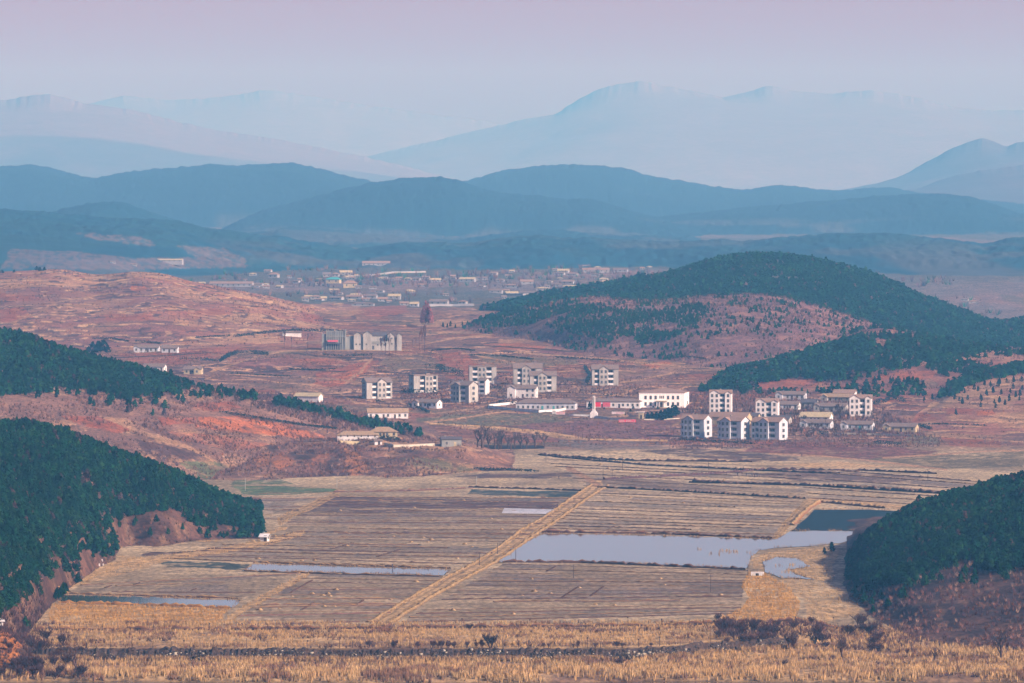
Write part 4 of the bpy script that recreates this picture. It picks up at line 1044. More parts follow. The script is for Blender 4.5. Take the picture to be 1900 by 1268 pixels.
def ruined_hall():
    p = hit(672, 650)
    root = thing('ruined_hall', 'long ruined concrete hall with a ribbed grey front and cream gabled wings on the hill', 'hall', p, 0)
    k = p.y / F          # metres per photo pixel here
    X = lambda u: (u - 672) * k
    c = M['cream']
    # ribbed stage house on the left, greyer than the cream wings
    sub = MB()
    x0, x1 = X(597), X(640)
    H = 35 * k
    sub.box(x0 + 2.4, x1, 0, 9, -3, H); sub.box(x0, x0 + 2.4, .5, 9, -3, H - 1.6)
    for i in range(9):
        xx = x0 + 2.6 + (x1 - x0 - 3) * i / 8
        sub.box(xx, xx + .35, -.4, 0, -1, H + (.6 if i % 4 == 0 else 0))
    sub.box(x0 + 2.4, x1, -.45, -.02, H - 3.2, H - 2.6)
    sub.box(X(656.5) - 3, X(656.5), 1.5, 9, -3, 26 * k); sub.box(X(640), X(641.5), -.6, 9, -3, H + .9)
    sub.box(X(641.5), X(656.5) - 3, 1.2, 9, -3, 24 * k)
    sub.build('stage_house', M['concrete'], root)
    can = MB().box(X(607), X(634), -2.0, -.5, 3.6, 4.0).build('canopy', M['roof_dark'], root)
    MB().box(X(608), X(627), -1.4, -.9, 4.6, 5.7).build('sign', M['faded_red'], root)
    MB().box(X(607), X(632), -.06, -.005, .2, 3.4).build('doorway', M['pane'], root)
    for i, u in enumerate((613, 619, 625)): put_window(root, X(u), 0, 7.6, .7, .7)
    # gabled blocks
    rf = MB(); wl = MB()
    def gab(ua, ub, h, gr, yf=0.0, dd=10):
        xa, xb = X(ua), X(ub)
        wl.box(xa, xb, yf, dd, -3, h); wl.poly_prism([(xa, h), (xb, h), ((xa + xb)/2, h + gr)], 'y', yf, dd)
        cross_gable(rf, xa, xb, yf, dd, h, gr, o=.25)
    gab(656.5, 671, 28 * k, 4.5 * k, 0)
    gab(673.5, 690, 29 * k, 5.5 * k, -.8)
    gab(719, 731.5, 27 * k, 5 * k, -.5)
    gab(736.5, 745, 27 * k, 3.5 * k, 0)
    wl.box(X(690), X(719), 2.2, 10, -3, 26 * k)
    wl.box(X(690), X(719), -.6, 2.2, -3, 11 * k)
    wl.box(X(671), X(673.5), 1.5, 10, -3, 24 * k); wl.box(X(731.5), X(736.5), 1.2, 10, -3, 25 * k)
    wl.build('wall', c, root)
    gable_roof(rf, X(691), X(718), 2.2, 9.8, 26 * k, 6 * k, ox=.1, oy=.3)
    rf.build('roof', M['roof_dark'], root)
    MB().box(X(690), X(719), -.9, 2.1, 11 * k + .03, 11 * k + .35).box(X(690), X(719), -.9, -.7, 11 * k + .35, 16 * k).build('balcony', M['concrete'], root)
    for u in (701, 707, 713): put_window(root, X(u), -.6, 8 * k, .8, .9)
    for u, yf, z in ((661, 0, 9), (668, 0, 9), (727, -.5, 20), (727, -.5, 10), (733.7, 1.2, 20), (680, -.8, 9)): put_window(root, X(u), yf, z * k, .8, .9)
    put_window(root, X(692.5), -.6, .3, 1.2, 2.2)
ruined_hall()

def pillar():
    p = hit(1102, 776)
    root = thing('monument_pillar', 'tall slim white pillar on a sloping white base before the school yard', 'monument', p, R(-8))
    MB().quadbox([(-1.9, -.9, -1), (1.9, -.9, -1), (1.9, .9, -1), (-1.9, .9, -1), (-1.8, -.85, 2.3), (1.8, -.85, 2.3), (1.8, .85, 2.3), (-1.8, .85, 2.3)])\
        .quadbox([(-1.8, -.85, 2.31), (1.8, -.85, 2.31), (1.8, .85, 2.31), (-1.8, .85, 2.31), (-.75, -.65, 3.6), (.75, -.65, 3.6), (.75, .65, 3.6), (-.75, .65, 3.6)]).build('base', M['white'], root)
    MB().quadbox([(-.68, -.6, 3.61), (.68, -.6, 3.61), (.68, .6, 3.61), (-.68, .6, 3.61), (-.55, -.5, 10.9), (.55, -.5, 10.9), (.55, .5, 10.9), (-.55, .5, 10.9)]).build('shaft', M['white'], root)
    MB().box(-.28, .28, -.64, -.58, 4.4, 10.2).build('inscription_band', M['trim'], root)
pillar()

def slogan(label, u, v, wpx, hpx, lift, board, ink, posts=True, n=9, seed=1):
    """board with a line of block-built characters"""
    p = hit(u, v); k = p.y / F
    root = thing('sign_board', label, 'sign', p, R(-8))
    W, H = wpx * k, hpx * k
    MB().box(-W/2, W/2, -.08, .08, lift, lift + H).build('panel', M[board], root)
    rnd = random.Random(seed); mb = MB(); cw = W / (n + .6)
    for i in range(n):                       # too small in the photograph to read: only the strokes of each character
        x = -W/2 + cw * (i + .8); s = cw * .34; zc = lift + H/2; hh = H * .34
        mb.box(x - s, x + s, -.12, -.082, zc + hh * .7, zc + hh)
        if rnd.random() < .7: mb.box(x - s, x - s * .55, -.12, -.082, zc - hh * .2, zc + hh * .68)
        if rnd.random() < .7: mb.box(x + s * .5, x + s * .95, -.12, -.082, zc - hh, zc + hh * .68)
        mb.box(x - s, x + s * .45, -.12, -.082, zc - hh, zc - hh * .62)
    mb.build('lettering', M[ink], root)
    for x in (-W * .4, W * .4): MB().box(x - .07, x + .07, -.05, .05, -1, lift - .003).build('post', M['trim'], root)
slogan('white board with a line of red characters, right of the bright school wall', 1040, 771, 17, 5.5, .3, 'white', 'red', n=8, seed=3)
slogan('red board with white characters in front of the hedge below the assembly hall', 1164, 785, 32, 5.0, .3, 'red', 'white', n=10, seed=4)
slogan('pale board with faded red characters on the bank in the school yard', 1147, 770, 24, 4.5, .3, 'white', 'faded_red', n=10, seed=5)
slogan('blank looking pale board beside the board with red characters', 1028, 770, 7, 6.5, .3, 'white', 'trim', n=3, seed=6)

def garden_wall(label, pts, h=1.4, mat='white', th=.35, name='garden_wall', cap=True):
    """a wall that follows the ground; pts are photo points of its foot"""
    P = [hit(u, v) for u, v in pts]
    o = P[0].copy()
    root = thing(name, label, 'wall', o)
    mb = MB(); cp = MB()
    for a, b in zip(P[:-1], P[1:]):
        n = max(1, int((b - a).length / 6))
        for i in range(n):
            q0 = a.lerp(b, i / n) - o; q1 = a.lerp(b, (i + 1) / n) - o
            dr = (q1 - q0); dr.z = 0; dr.normalize(); s = Vector((-dr.y, dr.x, 0)) * th / 2
            za = Vector((0, 0, 1))
            mb.quadbox([q0 - s - za, q1 - s - za, q1 + s - za, q0 + s - za, q0 - s + za * h, q1 - s + za * h, q1 + s + za * h, q0 + s + za * h])
            if cap:
                s2 = s * 1.25
                cp.quadbox([q0 - s2 + za * (h + .003), q1 - s2 + za * (h + .003), q1 + s2 + za * (h + .003), q0 + s2 + za * (h + .003), q0 - s2 + za * (h + .15), q1 - s2 + za * (h + .15), q1 + s2 + za * (h + .15), q0 + s2 + za * (h + .15)])
    mb.build('wall_body', M[mat], root)
    if cap: cp.build('coping', M['trim'], root)
garden_wall('white yard wall curving round the front of the pale blue school', [(958, 750), (908, 755), (906, 757), (950, 762), (1000, 766), (1036, 764), (1058, 759)], h=1.1)
garden_wall('long low white wall running past the foot of the white pillar', [(1056, 772), (1096, 774), (1130, 779), (1175, 782)], h=.9)
garden_wall('broken pale wall across the edge of the bluff', [(713, 828), (730, 831), (760, 831), (806, 828)], h=1.1, mat='stonewall')
garden_wall('low mud wall in front of the long straw roofed house on the bluff', [(630, 822), (668, 823), (694, 822)], h=.8, mat='ochre_wall', cap=False)
garden_wall('long low yard wall along the farmhouses of the lowest row', [(1500, 804), (1560, 806), (1625, 808), (1700, 810)], h=.8, mat='stonewall', cap=False)
garden_wall('low yard wall below the highest farmhouse on the right', [(1430, 746), (1470, 748), (1502, 750)], h=.8, mat='stonewall', cap=False)
garden_wall('row of low white stone slabs set along the path right of the hedge', [(1195, 780), (1230, 780), (1262, 778)], h=.5, mat='stonewall', cap=False)

def gate_kiosk():
    p = hit(1189, 778)
    root = thing('gate_pillar', 'cream gatehouse block with a flat cap at the entrance of the hall yard', 'gatehouse', p, R(-10))
    MB().box(-1.1, 1.1, 0, 2.2, -1, 3.2).build('wall', M['ochre_wall'], root)
    MB().box(-2.6, 1.6, -.3, 2.5, 3.203, 3.5).build('roof', M['white'], root)
    put_door(root, .2, 0, 0, .9, 1.9)
gate_kiosk()
def sluice():
    p = hit(1405, 1069)
    root = thing('sluice_gate', 'white concrete sluice with a dark opening between the two ponds', 'sluice', p, R(-6))
    MB().box(-1.9, -.5, 0, 1.6, -.6, 1.15).box(.5, 1.9, 0, 1.6, -.6, 1.15).box(-.5, .5, 0, 1.6, .75, 1.15).build('wall', M['white'], root)
    MB().box(-.5, .5, .7, .8, -.6, .745).build('gate', M['pane'], root)
    MB().bar((0, .75, 1.15), (0, .75, 1.9), .05).bar((-.25, .75, 1.9), (.25, .75, 1.9), .05).build('wheel', M['iron'], root)
sluice()
for i, (u, v, h_) in enumerate(((184, 1051, .85), (191, 1050, .7), (189, 1042, .6), (28, 856, .7))):
    lab = ['taller of two white marker stones beside the track under the pines', 'lower of two white marker stones beside the track under the pines', 'small white stone on the bank just above the two marker stones', 'white stone showing high among the pines on the left hill'][i]
    p = hit(u, v)
    o = MB().quadbox([(-.28, -.12, -.3), (.28, -.12, -.3), (.28, .12, -.3), (-.28, .12, -.3), (-.2, -.1, h_ * .9), (.2, -.1, h_), (.2, .1, h_), (-.2, .1, h_ * .9)]).build('marker_stone', M['white'])
    o.location = p; tag(o, lab, 'marker stone', 'white marker stones')

# ---- far villages: seen through the haze, each house a mesh of its own
def far_house(u0, u1, vt, vb, label, group, wall='far_white', roofm='roof', hip=False, name='far_house'):
    um = (u0 + u1) / 2
    p = hit(um, vb, 6200)
    k = p.y / F
    W = (u1 - u0) * k; H = (vb - vt) * k
    d = min(max(6.5, W * .4), 11); h = H * .58; rise = max(H - h, .8)
    a = MB().box(-W/2, W/2, 0, d, -3, h)
    if not hip: a.poly_prism([(.02, h), (d - .02, h), (d/2, h + rise - .05)], 'x', -W/2, W/2)
    n1 = len(a.f)
    if hip: hip_roof(a, -W/2, W/2, 0, d, h, rise)
    else: gable_roof(a, -W/2, W/2, 0, d, h, rise)
    n2 = len(a.f)
    nw = max(2, int(W / 4.5))
    for i in range(nw):
        x = -W/2 + W * (i + .5) / nw
        a.box(x - .55, x + .55, -.05, .02, h * .35, h * .8)
    me = a.mesh(name)
    for m_ in (wall, roofm, 'pane'): me.materials.append(M[m_])
    for i, f in enumerate(me.polygons): f.material_index = 0 if i < n1 else (1 if i < n2 else 2)
    o = link(name, me); o.location = p; o.rotation_euler = (0, 0, R(random.Random(int(u0 * 7 + vb)).uniform(-22, 12)))
    return tag(o, label, 'house', group)
far_specs = [
    ('long white building alone under the wooded ridge, above the far village', [(672, 723, 485, 494, 'far_white', 'roof_pink', False)], 'barracks'),
    ('long white building at the foot of the far left ridge', [(272, 338, 481, 486, 'far_white', 'roof_cream', False)], 'barracks'),
    ('green roofed hall of the far village, left of the broad gabled barn', [(604, 630, 516, 527, 'ochre_wall', 'teal', True)], 'village_hall'),
    ('broad barn with a wide cream gable in the far village', [(637, 662, 521, 534, 'ochre_wall', 'roof_pink', True)], 'barn'),
    ('long white building whose roof shows over the shoulder of the brown hill', [(388, 468, 523, 532, 'far_white', 'roof_pink', False)], 'barracks'),
    ('long many windowed white building at the right of the far village', [(1081, 1131, 498, 506, 'far_white', 'roof_pink', False)], 'barracks'),
]
for lab, rows, nm in far_specs:
    for r in rows: far_house(*r[:4], lab, 'larger far buildings', r[4], r[5], r[6], nm)
far_groups = [
    ('white house in the upper rows of the far village beyond the brown hill', 'houses in the upper rows of the far village',
     [(599, 613, 506, 514), (615, 628, 506, 514), (631, 654, 503, 511), (722, 733, 516, 521), (735, 746, 515, 520), (750, 762, 515, 521), (765, 778, 516, 521), (783, 796, 513, 518), (798, 818, 517, 524), (822, 832, 512, 517), (836, 846, 511, 516), (851, 880, 515, 523), (884, 904, 514, 520), (497, 515, 506, 516)]),
    ('white house in the lower rows of the far village beyond the brown hill', 'houses in the lower rows of the far village',
     [(560, 573, 551, 559), (576, 594, 548, 556), (596, 606, 551, 558), (610, 634, 550, 557), (641, 671, 548, 555), (645, 660, 555, 560), (672, 698, 547, 555), (701, 719, 552, 560), (720, 742, 547, 556), (652, 693, 561, 568), (742, 758, 560, 567), (760, 775, 561, 569), (796, 830, 556, 566), (850, 864, 557, 565), (357, 380, 524, 530), (470, 486, 526, 532), (488, 500, 530, 535)]),
    ('white house among the hazy fields left of the dark wooded hill', 'houses left of the wooded hill',
     [(907, 931, 537, 544), (936, 958, 528, 535), (939, 962, 542, 548), (964, 992, 541, 547), (966, 990, 520, 528), (994, 1016, 533, 539), (1016, 1040, 526, 532), (1041, 1064, 520, 527), (1044, 1066, 530, 535), (1080, 1100, 525, 531), (1100, 1115, 523, 529), (1117, 1132, 521, 527), (1028, 1046, 506, 511), (1050, 1070, 506, 512), (1034, 1054, 500, 507), (1137, 1164, 499, 505), (1188, 1196, 496, 500), (1202, 1210, 495, 499), (931, 940, 549, 555)]),
    ('tiny white shed on the hazy plain right of the wooded hill', 'sheds right of the wooded hill', [(1783, 1796, 554, 559), (1798, 1816, 559, 564)]),
    ('tiny white house at the foot of the far left ridge', 'houses under the far left ridge', [(205, 214, 485, 489), (240, 254, 489, 493)]),
]
_rf = random.Random(44)
def _rows(n, u0, u1, v0, v1, tilt=0.0):
    res = []
    for _ in range(n):
        u = _rf.uniform(u0, u1); v = _rf.uniform(v0, v1) + tilt * (u - u0); w_ = _rf.uniform(7, 17)
        res.append((u, u + w_, v - _rf.uniform(3.5, 5.5), v))
    return res
far_groups += [('small hazy house scattered in the middle of the far village', 'small houses of the far village', _rows(26, 560, 890, 516, 566)),
               ('small hazy house scattered on the plain before the wooded hill', 'small houses before the wooded hill', _rows(22, 905, 1120, 508, 546, -.07)),
               ('small hazy house in the far fields behind the brown hill crest', 'small houses behind the brown hill', _rows(9, 420, 560, 505, 545))]
for lab, grp, rows in far_groups:
    for i, r in enumerate(rows):
        far_house(*r, lab, grp, 'far_white', ('roof', 'roof_pink', 'roof_cream')[i % 3], i % 4 == 1)
def far_wall(label, pts, h):
    P = [hit(u, v, 6200) for u, v in pts]; o = P[0].copy(); mb = MB()
    for a, b in zip(P[:-1], P[1:]):
        q0, q1 = a - o, b - o
        mb.quadbox([q0 + Vector((0, 0, -2)), q1 + Vector((0, 0, -2)), q1 + Vector((0, .6, -2)), q0 + Vector((0, .6, -2)), q0 + Vector((0, 0, h)), q1 + Vector((0, 0, h)), q1 + Vector((0, .6, h)), q0 + Vector((0, .6, h))])
    w_ = mb.build('boundary_wall', M['far_white']); w_.location = o
    tag(w_, label, 'wall')
far_wall('long white boundary wall in front of the far village, right of the reddish poplars', [(797, 569), (840, 569), (880, 568)], 1.8)
far_wall('white boundary wall below the hazy houses left of the wooded hill', [(939, 549), (970, 549), (994, 547)], 1.2)
far_wall('long pale wall along the road above the far village', [(641, 515), (690, 512), (728, 507), (790, 506)], 1.2)
# ------------------------------------------------------------------ trees and other plants
def mat_leaf(name, base, var=0.3, attr=True, rough=.8, randomise=.25):
    m = bpy.data.materials.new(name); m.use_nodes = True
    t = m.node_tree; b = t.nodes['Principled BSDF']
    b.inputs['Roughness'].default_value = rough; b.inputs['Specular IOR Level'].default_value = .0
    a = t.nodes.new('ShaderNodeAttribute'); a.attribute_name = 'Col'
    oi = t.nodes.new('ShaderNodeObjectInfo')
    r2 = t.nodes.new('ShaderNodeMapRange'); r2.inputs[3].default_value = 1 - randomise; r2.inputs[4].default_value = 1 + randomise
    t.links.new(oi.outputs['Random'], r2.inputs[0])
    vm = t.nodes.new('ShaderNodeVectorMath'); vm.operation = 'SCALE'
    t.links.new(a.outputs['Color'], vm.inputs[0]); t.links.new(r2.outputs[0], vm.inputs['Scale'])
    t.links.new(vm.outputs[0], b.inputs['Base Color'])
    return m
LEAF = mat_leaf('pine_needles', None)
TWIG = mat_leaf('bare_twigs', None)
STRAWM = mat_leaf('dry_straw', None, randomise=.0)
BARK = mat_plain('pine_bark', (.07, .045, .035), amp=.3, scale=3)
PINE_A, PINE_B, PINE_C = np.array([.004, .026, .012]), np.array([.014, .038, .009]), np.array([.0025, .012, .012])

def crown_template(n, seed, wid=.36, base=.14, leaf=.13, pointed=.75):
    """leaf-clump quads of a young pine, unit height: (n,4,3) corners and (n,) shade value"""
    r = np.random.default_rng(seed)
    z = base + (1 - base) * r.beta(1.25, 1.5, n)
    prof = wid * ((1 - z) / (1 - base)) ** pointed * (0.55 + .45 * np.minimum(1, (z - base) / .12))
    a = r.uniform(0, 2 * np.pi, n)
    lobes = 1 + .28 * np.sin(a * 3 + r.uniform(0, 6)) * np.sin(z * 14 + r.uniform(0, 6)) + .12 * np.sin(a * 5 + z * 20)
    rad = prof * lobes * np.sqrt(r.uniform(.25, 1, n))
    c = np.stack([np.cos(a) * rad, np.sin(a) * rad, z], 1)
    # clump plane: mostly facing outwards and up
    nrm = np.stack([np.cos(a), np.sin(a), np.full(n, .55)], 1) + r.normal(0, .55, (n, 3))
    nrm /= np.linalg.norm(nrm, axis=1)[:, None]
    t1 = np.cross(nrm, np.array([0, 0, 1.0]) + r.normal(0, .3, (n, 3))); t1 /= np.linalg.norm(t1, axis=1)[:, None]
    t2 = np.cross(nrm, t1)
    s1 = leaf * r.uniform(.6, 1.35, n)[:, None]; s2 = leaf * r.uniform(.45, 1.1, n)[:, None]
    q = np.stack([c - t1 * s1 - t2 * s2 * .4, c + t1 * s1 * .3 - t2 * s2, c + t1 * s1 + t2 * s2 * .5, c - t1 * s1 * .3 + t2 * s2], 1)
    return q, r.uniform(.65, 1.4, n)

def pick_pines():
    """where the pines stand: jittered grid over each wooded slope, kept where the photograph shows woods"""
    out = []
    names = [H['name'] for H in HILLS]
    rng = np.random.default_rng(4)
    def grid(hname, x0, x1, y0, y1, sp, keep, hw, size):
        i = names.index(hname)
        nx, ny = int((x1 - x0) / sp), int((y1 - y0) / sp)
        gx, gy = np.meshgrid(np.arange(nx), np.arange(ny))
        X = x0 + (gx.ravel() + rng.uniform(-.1, 1.1, nx * ny)) * sp
        Y = y0 + (gy.ravel() + rng.uniform(-.1, 1.1, nx * ny)) * sp
        u = 950 + F * X / Y
        z, L = heights(u, Y, lab=True)
        _, v = project(X, Y, z)
        Dc = lerp(HILLS[i]['Dc'], u)
        k = (L == i) & (Y < Dc + (260 if hw < .43 else 60)) & (u > -330) & (u < 2230)
        k &= keep(u, v, X, Y, rng.uniform(0, 1, len(u)))
        n = k.sum()
        h = size[0] + (size[1] - size[0]) * rng.beta(2, 2, n)
        cl = vnoise(X[k] / 28, Y[k] / 40, 55)
        h *= (.64 + .42 * cl) * np.where(rng.uniform(0, 1, n) < .05, 1.3, 1.0)
        if hname == 'riverside hill': h *= .55 + .45 * sstep(1540, 1630, u[k])
        out.append(np.stack([X[k], Y[k], z[k], h, np.full(n, hw) * rng.uniform(.8, 1.2, n), np.full(n, i), v[k]], 1))
    W = lambda pts: (lambda u: np.interp(u, [p[0] for p in pts], [p[1] for p in pts]))
    e1 = W([(-200, 1200), (218, 1200), (226, 978), (300, 958), (340, 974), (380, 990), (400, 986), (430, 992), (455, 984), (480, 988), (520, 994)])
    grid('pine hill', -250, -78, 2400, 3200, 2.1, lambda u, v, X, Y, r: (v < e1(u) + (fbm(X / 7, Y / 11, 61, 2) - .5) * 70 + 60 * (r < .05)) & (r < .95) & (fbm(X / 14, Y / 22, 62, 2) < .72), .40, (2.4, 4.4))
    e2 = W([(-200, 1180), (-20, 1160), (30, 1125), (60, 1095), (90, 1068), (112, 1036), (128, 1062), (146, 1052), (158, 1010), (180, 1020), (205, 1020), (225, 1006), (260, 1000)])
    grid('pine spur', -215, -108, 2120, 2990, 2.1, lambda u, v, X, Y, r: (v < e2(u) + (fbm(X / 7, Y / 11, 63, 2) - .5) * 60 + 50 * (r < .05)) & (r < .95) & (fbm(X / 12, Y / 20, 64, 2) < .72), .41, (2.4, 4.4))
    e3 = W([(-200, 724), (60, 726), (110, 722), (200, 738), (270, 748), (330, 738), (370, 728), (440, 738)])
    row = W([(430, 730), (500, 744), (560, 756), (600, 764), (650, 778), (700, 792), (770, 802)])
    grid('shoulder hill', -315, -30, 3480, 3960, 2.7, lambda u, v, X, Y, r: ((v < e3(u) + (fbm(X / 9, Y / 15, 65, 2) - .5) * 36 + 25 * (r < .04)) & (u < 350) & (r < .95)) | ((u >= 350) & (u < 520) & (v < 745) & (r < .16)) |
         ((u >= 510) & (np.abs(v - row(u)) < 9) & (r < .62)), .38, (3.0, 5.2))
    nz = lambda X, Y, s, a: fbm(X / s, Y / (s * 1.6), a, 3)
    grid('forest hill', -95, 490, 5250, 6230, 3.7, lambda u, v, X, Y, r: (r < .94) & (nz(X, Y, 26, 66) < .70) & ~inpoly(u, v, [(1436, 482), (1454, 484), (1454, 494), (1438, 492)]), .44, (3.2, 5.4))
    sp1 = [(878, 600), (905, 588), (1000, 575), (1060, 562), (1085, 568), (1150, 574), (1200, 572), (1230, 574), (1300, 566), (1322, 578), (1290, 604), (1255, 628), (1190, 648), (1130, 648), (1090, 628), (1000, 604), (900, 610)]
    grid('scrub hill', -30, 270, 4700, 5420, 3.3, lambda u, v, X, Y, r: np.where(inpoly(u, v, sp1), (r < .85) & (nz(X, Y, 22, 67) < .62), (r < .20) & (nz(X, Y, 15, 68) > .55)) & (~inpoly(u, v, [(1095, 543), (1135, 543), (1135, 560), (1095, 560)])), .44, (1.5, 3.2))
    bp = [(1245, 706), (1290, 686), (1330, 674), (1385, 664), (1450, 646), (1560, 640), (1600, 628), (1648, 676), (1565, 708), (1485, 702), (1424, 712), (1372, 740), (1300, 728), (1255, 716)]
    bp2 = [(1600, 655), (1650, 645), (1690, 630), (1790, 642), (1860, 640), (1800, 664), (1700, 684), (1640, 692)]
    bp3 = [(1740, 740), (1760, 720), (1800, 700), (1900, 676), (1960, 660), (1960, 690), (1900, 694), (1810, 712), (1765, 738)]
    grid('belt hill', 80, 395, 4380, 5000, 3.1, lambda u, v, X, Y, r: np.where(inpoly(u, v, bp), (r < .93) & (nz(X, Y, 20, 69) < .68), np.where(inpoly(u, v, bp2), r < .55, np.where(inpoly(u, v, bp3), r < .95, (r < .30) & (nz(X, Y, 16, 70) > .56)))), .46, (2.6, 5.2))
    grid('terrace hill', 190, 300, 4200, 4720, 3.6, lambda u, v, X, Y, r: inpoly(u, v, bp3) & (r < .9), .46, (3.4, 5.4))
    e5 = W([(1500, 1100), (1545, 1080), (1562, 1046), (1585, 1014), (1625, 986), (1700, 950), (1800, 915), (1900, 870), (2300, 700)])
    e4 = W([(1500, 1090), (1545, 1086), (1562, 1074), (1590, 1090), (1640, 1094), (1700, 1078), (1740, 1046), (1800, 1036), (1830, 1060), (1870, 1064), (1900, 1052), (2300, 1052)])
    grid('riverside hill', 88, 225, 2400, 3000, 2.15, lambda u, v, X, Y, r: (v < e4(u) + (fbm(X / 7, Y / 11, 71, 2) - .5) * 60 + 50 * (r < .05)) & (u > 1540) & (v > e5(u)) & (r < .97) & (nz(X, Y, 12, 72) < .72), .42, (2.4, 4.4))
    return np.concatenate(out)
PINES = pick_pines()
NIND = 300
def visible_first(P, n):
    """the n nearest pines that nothing nearer hides"""
    o = np.argsort(P[:, 1])
    keep, rest = [], []
    cover_v = {}
    for i in o:
        X, Y, z, h = P[i, :4]
        u, vt = project(X, Y, z + h)
        _, vb = project(X, Y, z)
        c = int(u // 6)
        seen = vt < cover_v.get(c, 1e9) - 4 and vt < 1262 and 0 < u < 1900
        if seen: cover_v[c] = vt
        (keep if (seen and len(keep) < n) else rest).append(i)
    return np.array(keep), np.array(rest)
k_ind, k_rest = visible_first(PINES, NIND)

NT = 8
def build_pines():
    rng = np.random.default_rng(9)
    # individuals: the nearest ones
    trunk = MB().bar((0, 0, -.1), (.01, .01, .55), .022, .012, 6)
    for a in range(5):
        t = a * 2.4; trunk.bar((.005, .005, .18 + .08 * a), (math.cos(t) * .2, math.sin(t) * .2, .27 + .09 * a), .008, .003, 3)
    tm = trunk.mesh('trunk'); tm.materials.append(BARK)
    crowns = []
    for s in range(NT):
        q, sh = crown_template(150, 100 + s, wid=.40, leaf=.085)
        base = PINE_A * (1 - .5 * (s % 3 == 1)) + PINE_B * (.5 * (s % 3 == 1))
        col = np.repeat(base[None] * sh[:, None], 4, 0)
        me = fast_mesh('crown', q.reshape(-1, 3), np.arange(600).reshape(-1, 4), col); me.materials.append(LEAF); crowns.append(me)
    lab = {'pine spur': ('young dark green pine at the front edge of the wood on the left spur', 'pines at the edge of the left spur'),
           'pine hill': ('young dark green pine on the long wooded slope left of the paddies', 'pines on the long left slope'),
           'riverside hill': ('young dark green pine on the wooded hill right of the ponds', 'pines on the hill right of the ponds')}
    names = [H['name'] for H in HILLS]
    for j, i in enumerate(k_ind):
        X, Y, z, h, w_, hi, _v = PINES[i]
        l, g = lab.get(names[int(hi)], ('young pine on the slope', 'pines on the slope'))
        t = thing('pine_tree', l, 'pine tree', (X, Y, z), rng.uniform(0, 6.28), g)
        t.scale = (h * w_ / .40, h * w_ / .40, h)
        link('trunk', tm, None, t); link('crown', crowns[j % NT], None, t)
    # all the rest: one mass
    V, C = [], []
    temps = {}
    for lod, n, leaf in ((0, 100, .11), (1, 54, .15), (2, 36, .18)):
        temps[lod] = [crown_template(n, 300 + 10 * lod + s, wid=.40, leaf=leaf) for s in range(6)]
    P = PINES[k_rest]
    lod = np.where(P[:, 1] < 3100, 0, np.where(P[:, 1] < 4300, 1, 2))
    for l in range(3):
        for s in range(6):
            idx = np.where(lod == l)[0]; idx = idx[idx % 6 == s]
            if not len(idx): continue
            q, sh = temps[l][s]
            a = rng.uniform(0, 2 * np.pi, len(idx)); ca, sa = np.cos(a), np.sin(a)
            h = P[idx, 3]; ws = h * P[idx, 4] / .40
            n = len(q)
            qx = (q[None, :, :, 0] * ca[:, None, None] - q[None, :, :, 1] * sa[:, None, None]) * ws[:, None, None] + P[idx, 0][:, None, None]
            qy = (q[None, :, :, 0] * sa[:, None, None] + q[None, :, :, 1] * ca[:, None, None]) * ws[:, None, None] + P[idx, 1][:, None, None]
            qz = q[None, :, :, 2] * h[:, None, None] + P[idx, 2][:, None, None]
            V.append(np.stack([qx, qy, qz], -1).reshape(-1, 3))
            tv = rng.uniform(0, 1, len(idx)); cl = vnoise(P[idx, 0] / 18, P[idx, 1] / 26, 12)
            base = PINE_A[None] * (1 - .55 * sstep(.45, .9, tv))[:, None] + PINE_B[None] * (.55 * sstep(.45, .9, tv))[:, None]
            base = base * (1 - .6 * sstep(.3, .0, tv))[:, None] + PINE_C[None] * (.6 * sstep(.3, .0, tv))[:, None]
            base = base * (.75 + .55 * cl)[:, None]
            br = rng.uniform(0, 1, len(idx)) < .045
            base[br] = np.array([.040, .026, .024]) * rng.uniform(.7, 1.3, br.sum())[:, None]
            base *= rng.uniform(.6, 1.4, len(idx))[:, None]
            cc = base[:, None, :] * sh[None, :, None]
            C.append(np.repeat(cc.reshape(-1, 3), 4, 0))
    V = np.concatenate(V); C = np.concatenate(C)
    me = fast_mesh('pine_wood', V, np.arange(len(V)).reshape(-1, 4), C)
    o = link('pine_wood', me, LEAF); o['kind'] = 'stuff'
build_pines()

# ---- low scrub: twiggy tufts
def tuft_template(n, seed, spread=.55, wide=.05):
    r = np.random.default_rng(seed)
    a = r.uniform(0, 2 * np.pi, n); el = r.uniform(.5, 1.0, n)
    tip = np.stack([np.cos(a) * spread * r.uniform(.3, 1, n), np.sin(a) * spread * r.uniform(.3, 1, n), el], 1)
    b0 = np.stack([np.cos(a) * spread * .25 * r.uniform(0, 1, n), np.sin(a) * spread * .25 * r.uniform(0, 1, n), np.full(n, -.08)], 1)
    s = np.stack([-np.sin(a), np.cos(a), np.zeros(n)], 1) * (wide * r.uniform(.6, 1.4, n))[:, None]
    s[::2] = np.stack([np.full(len(s[::2]), 1.0), np.zeros(len(s[::2])), np.zeros(len(s[::2]))], 1) * (wide * r.uniform(.6, 1.4, len(s[::2])))[:, None]
    return np.stack([b0 - s, b0 + s, tip], 1), r.uniform(.6, 1.4, n)
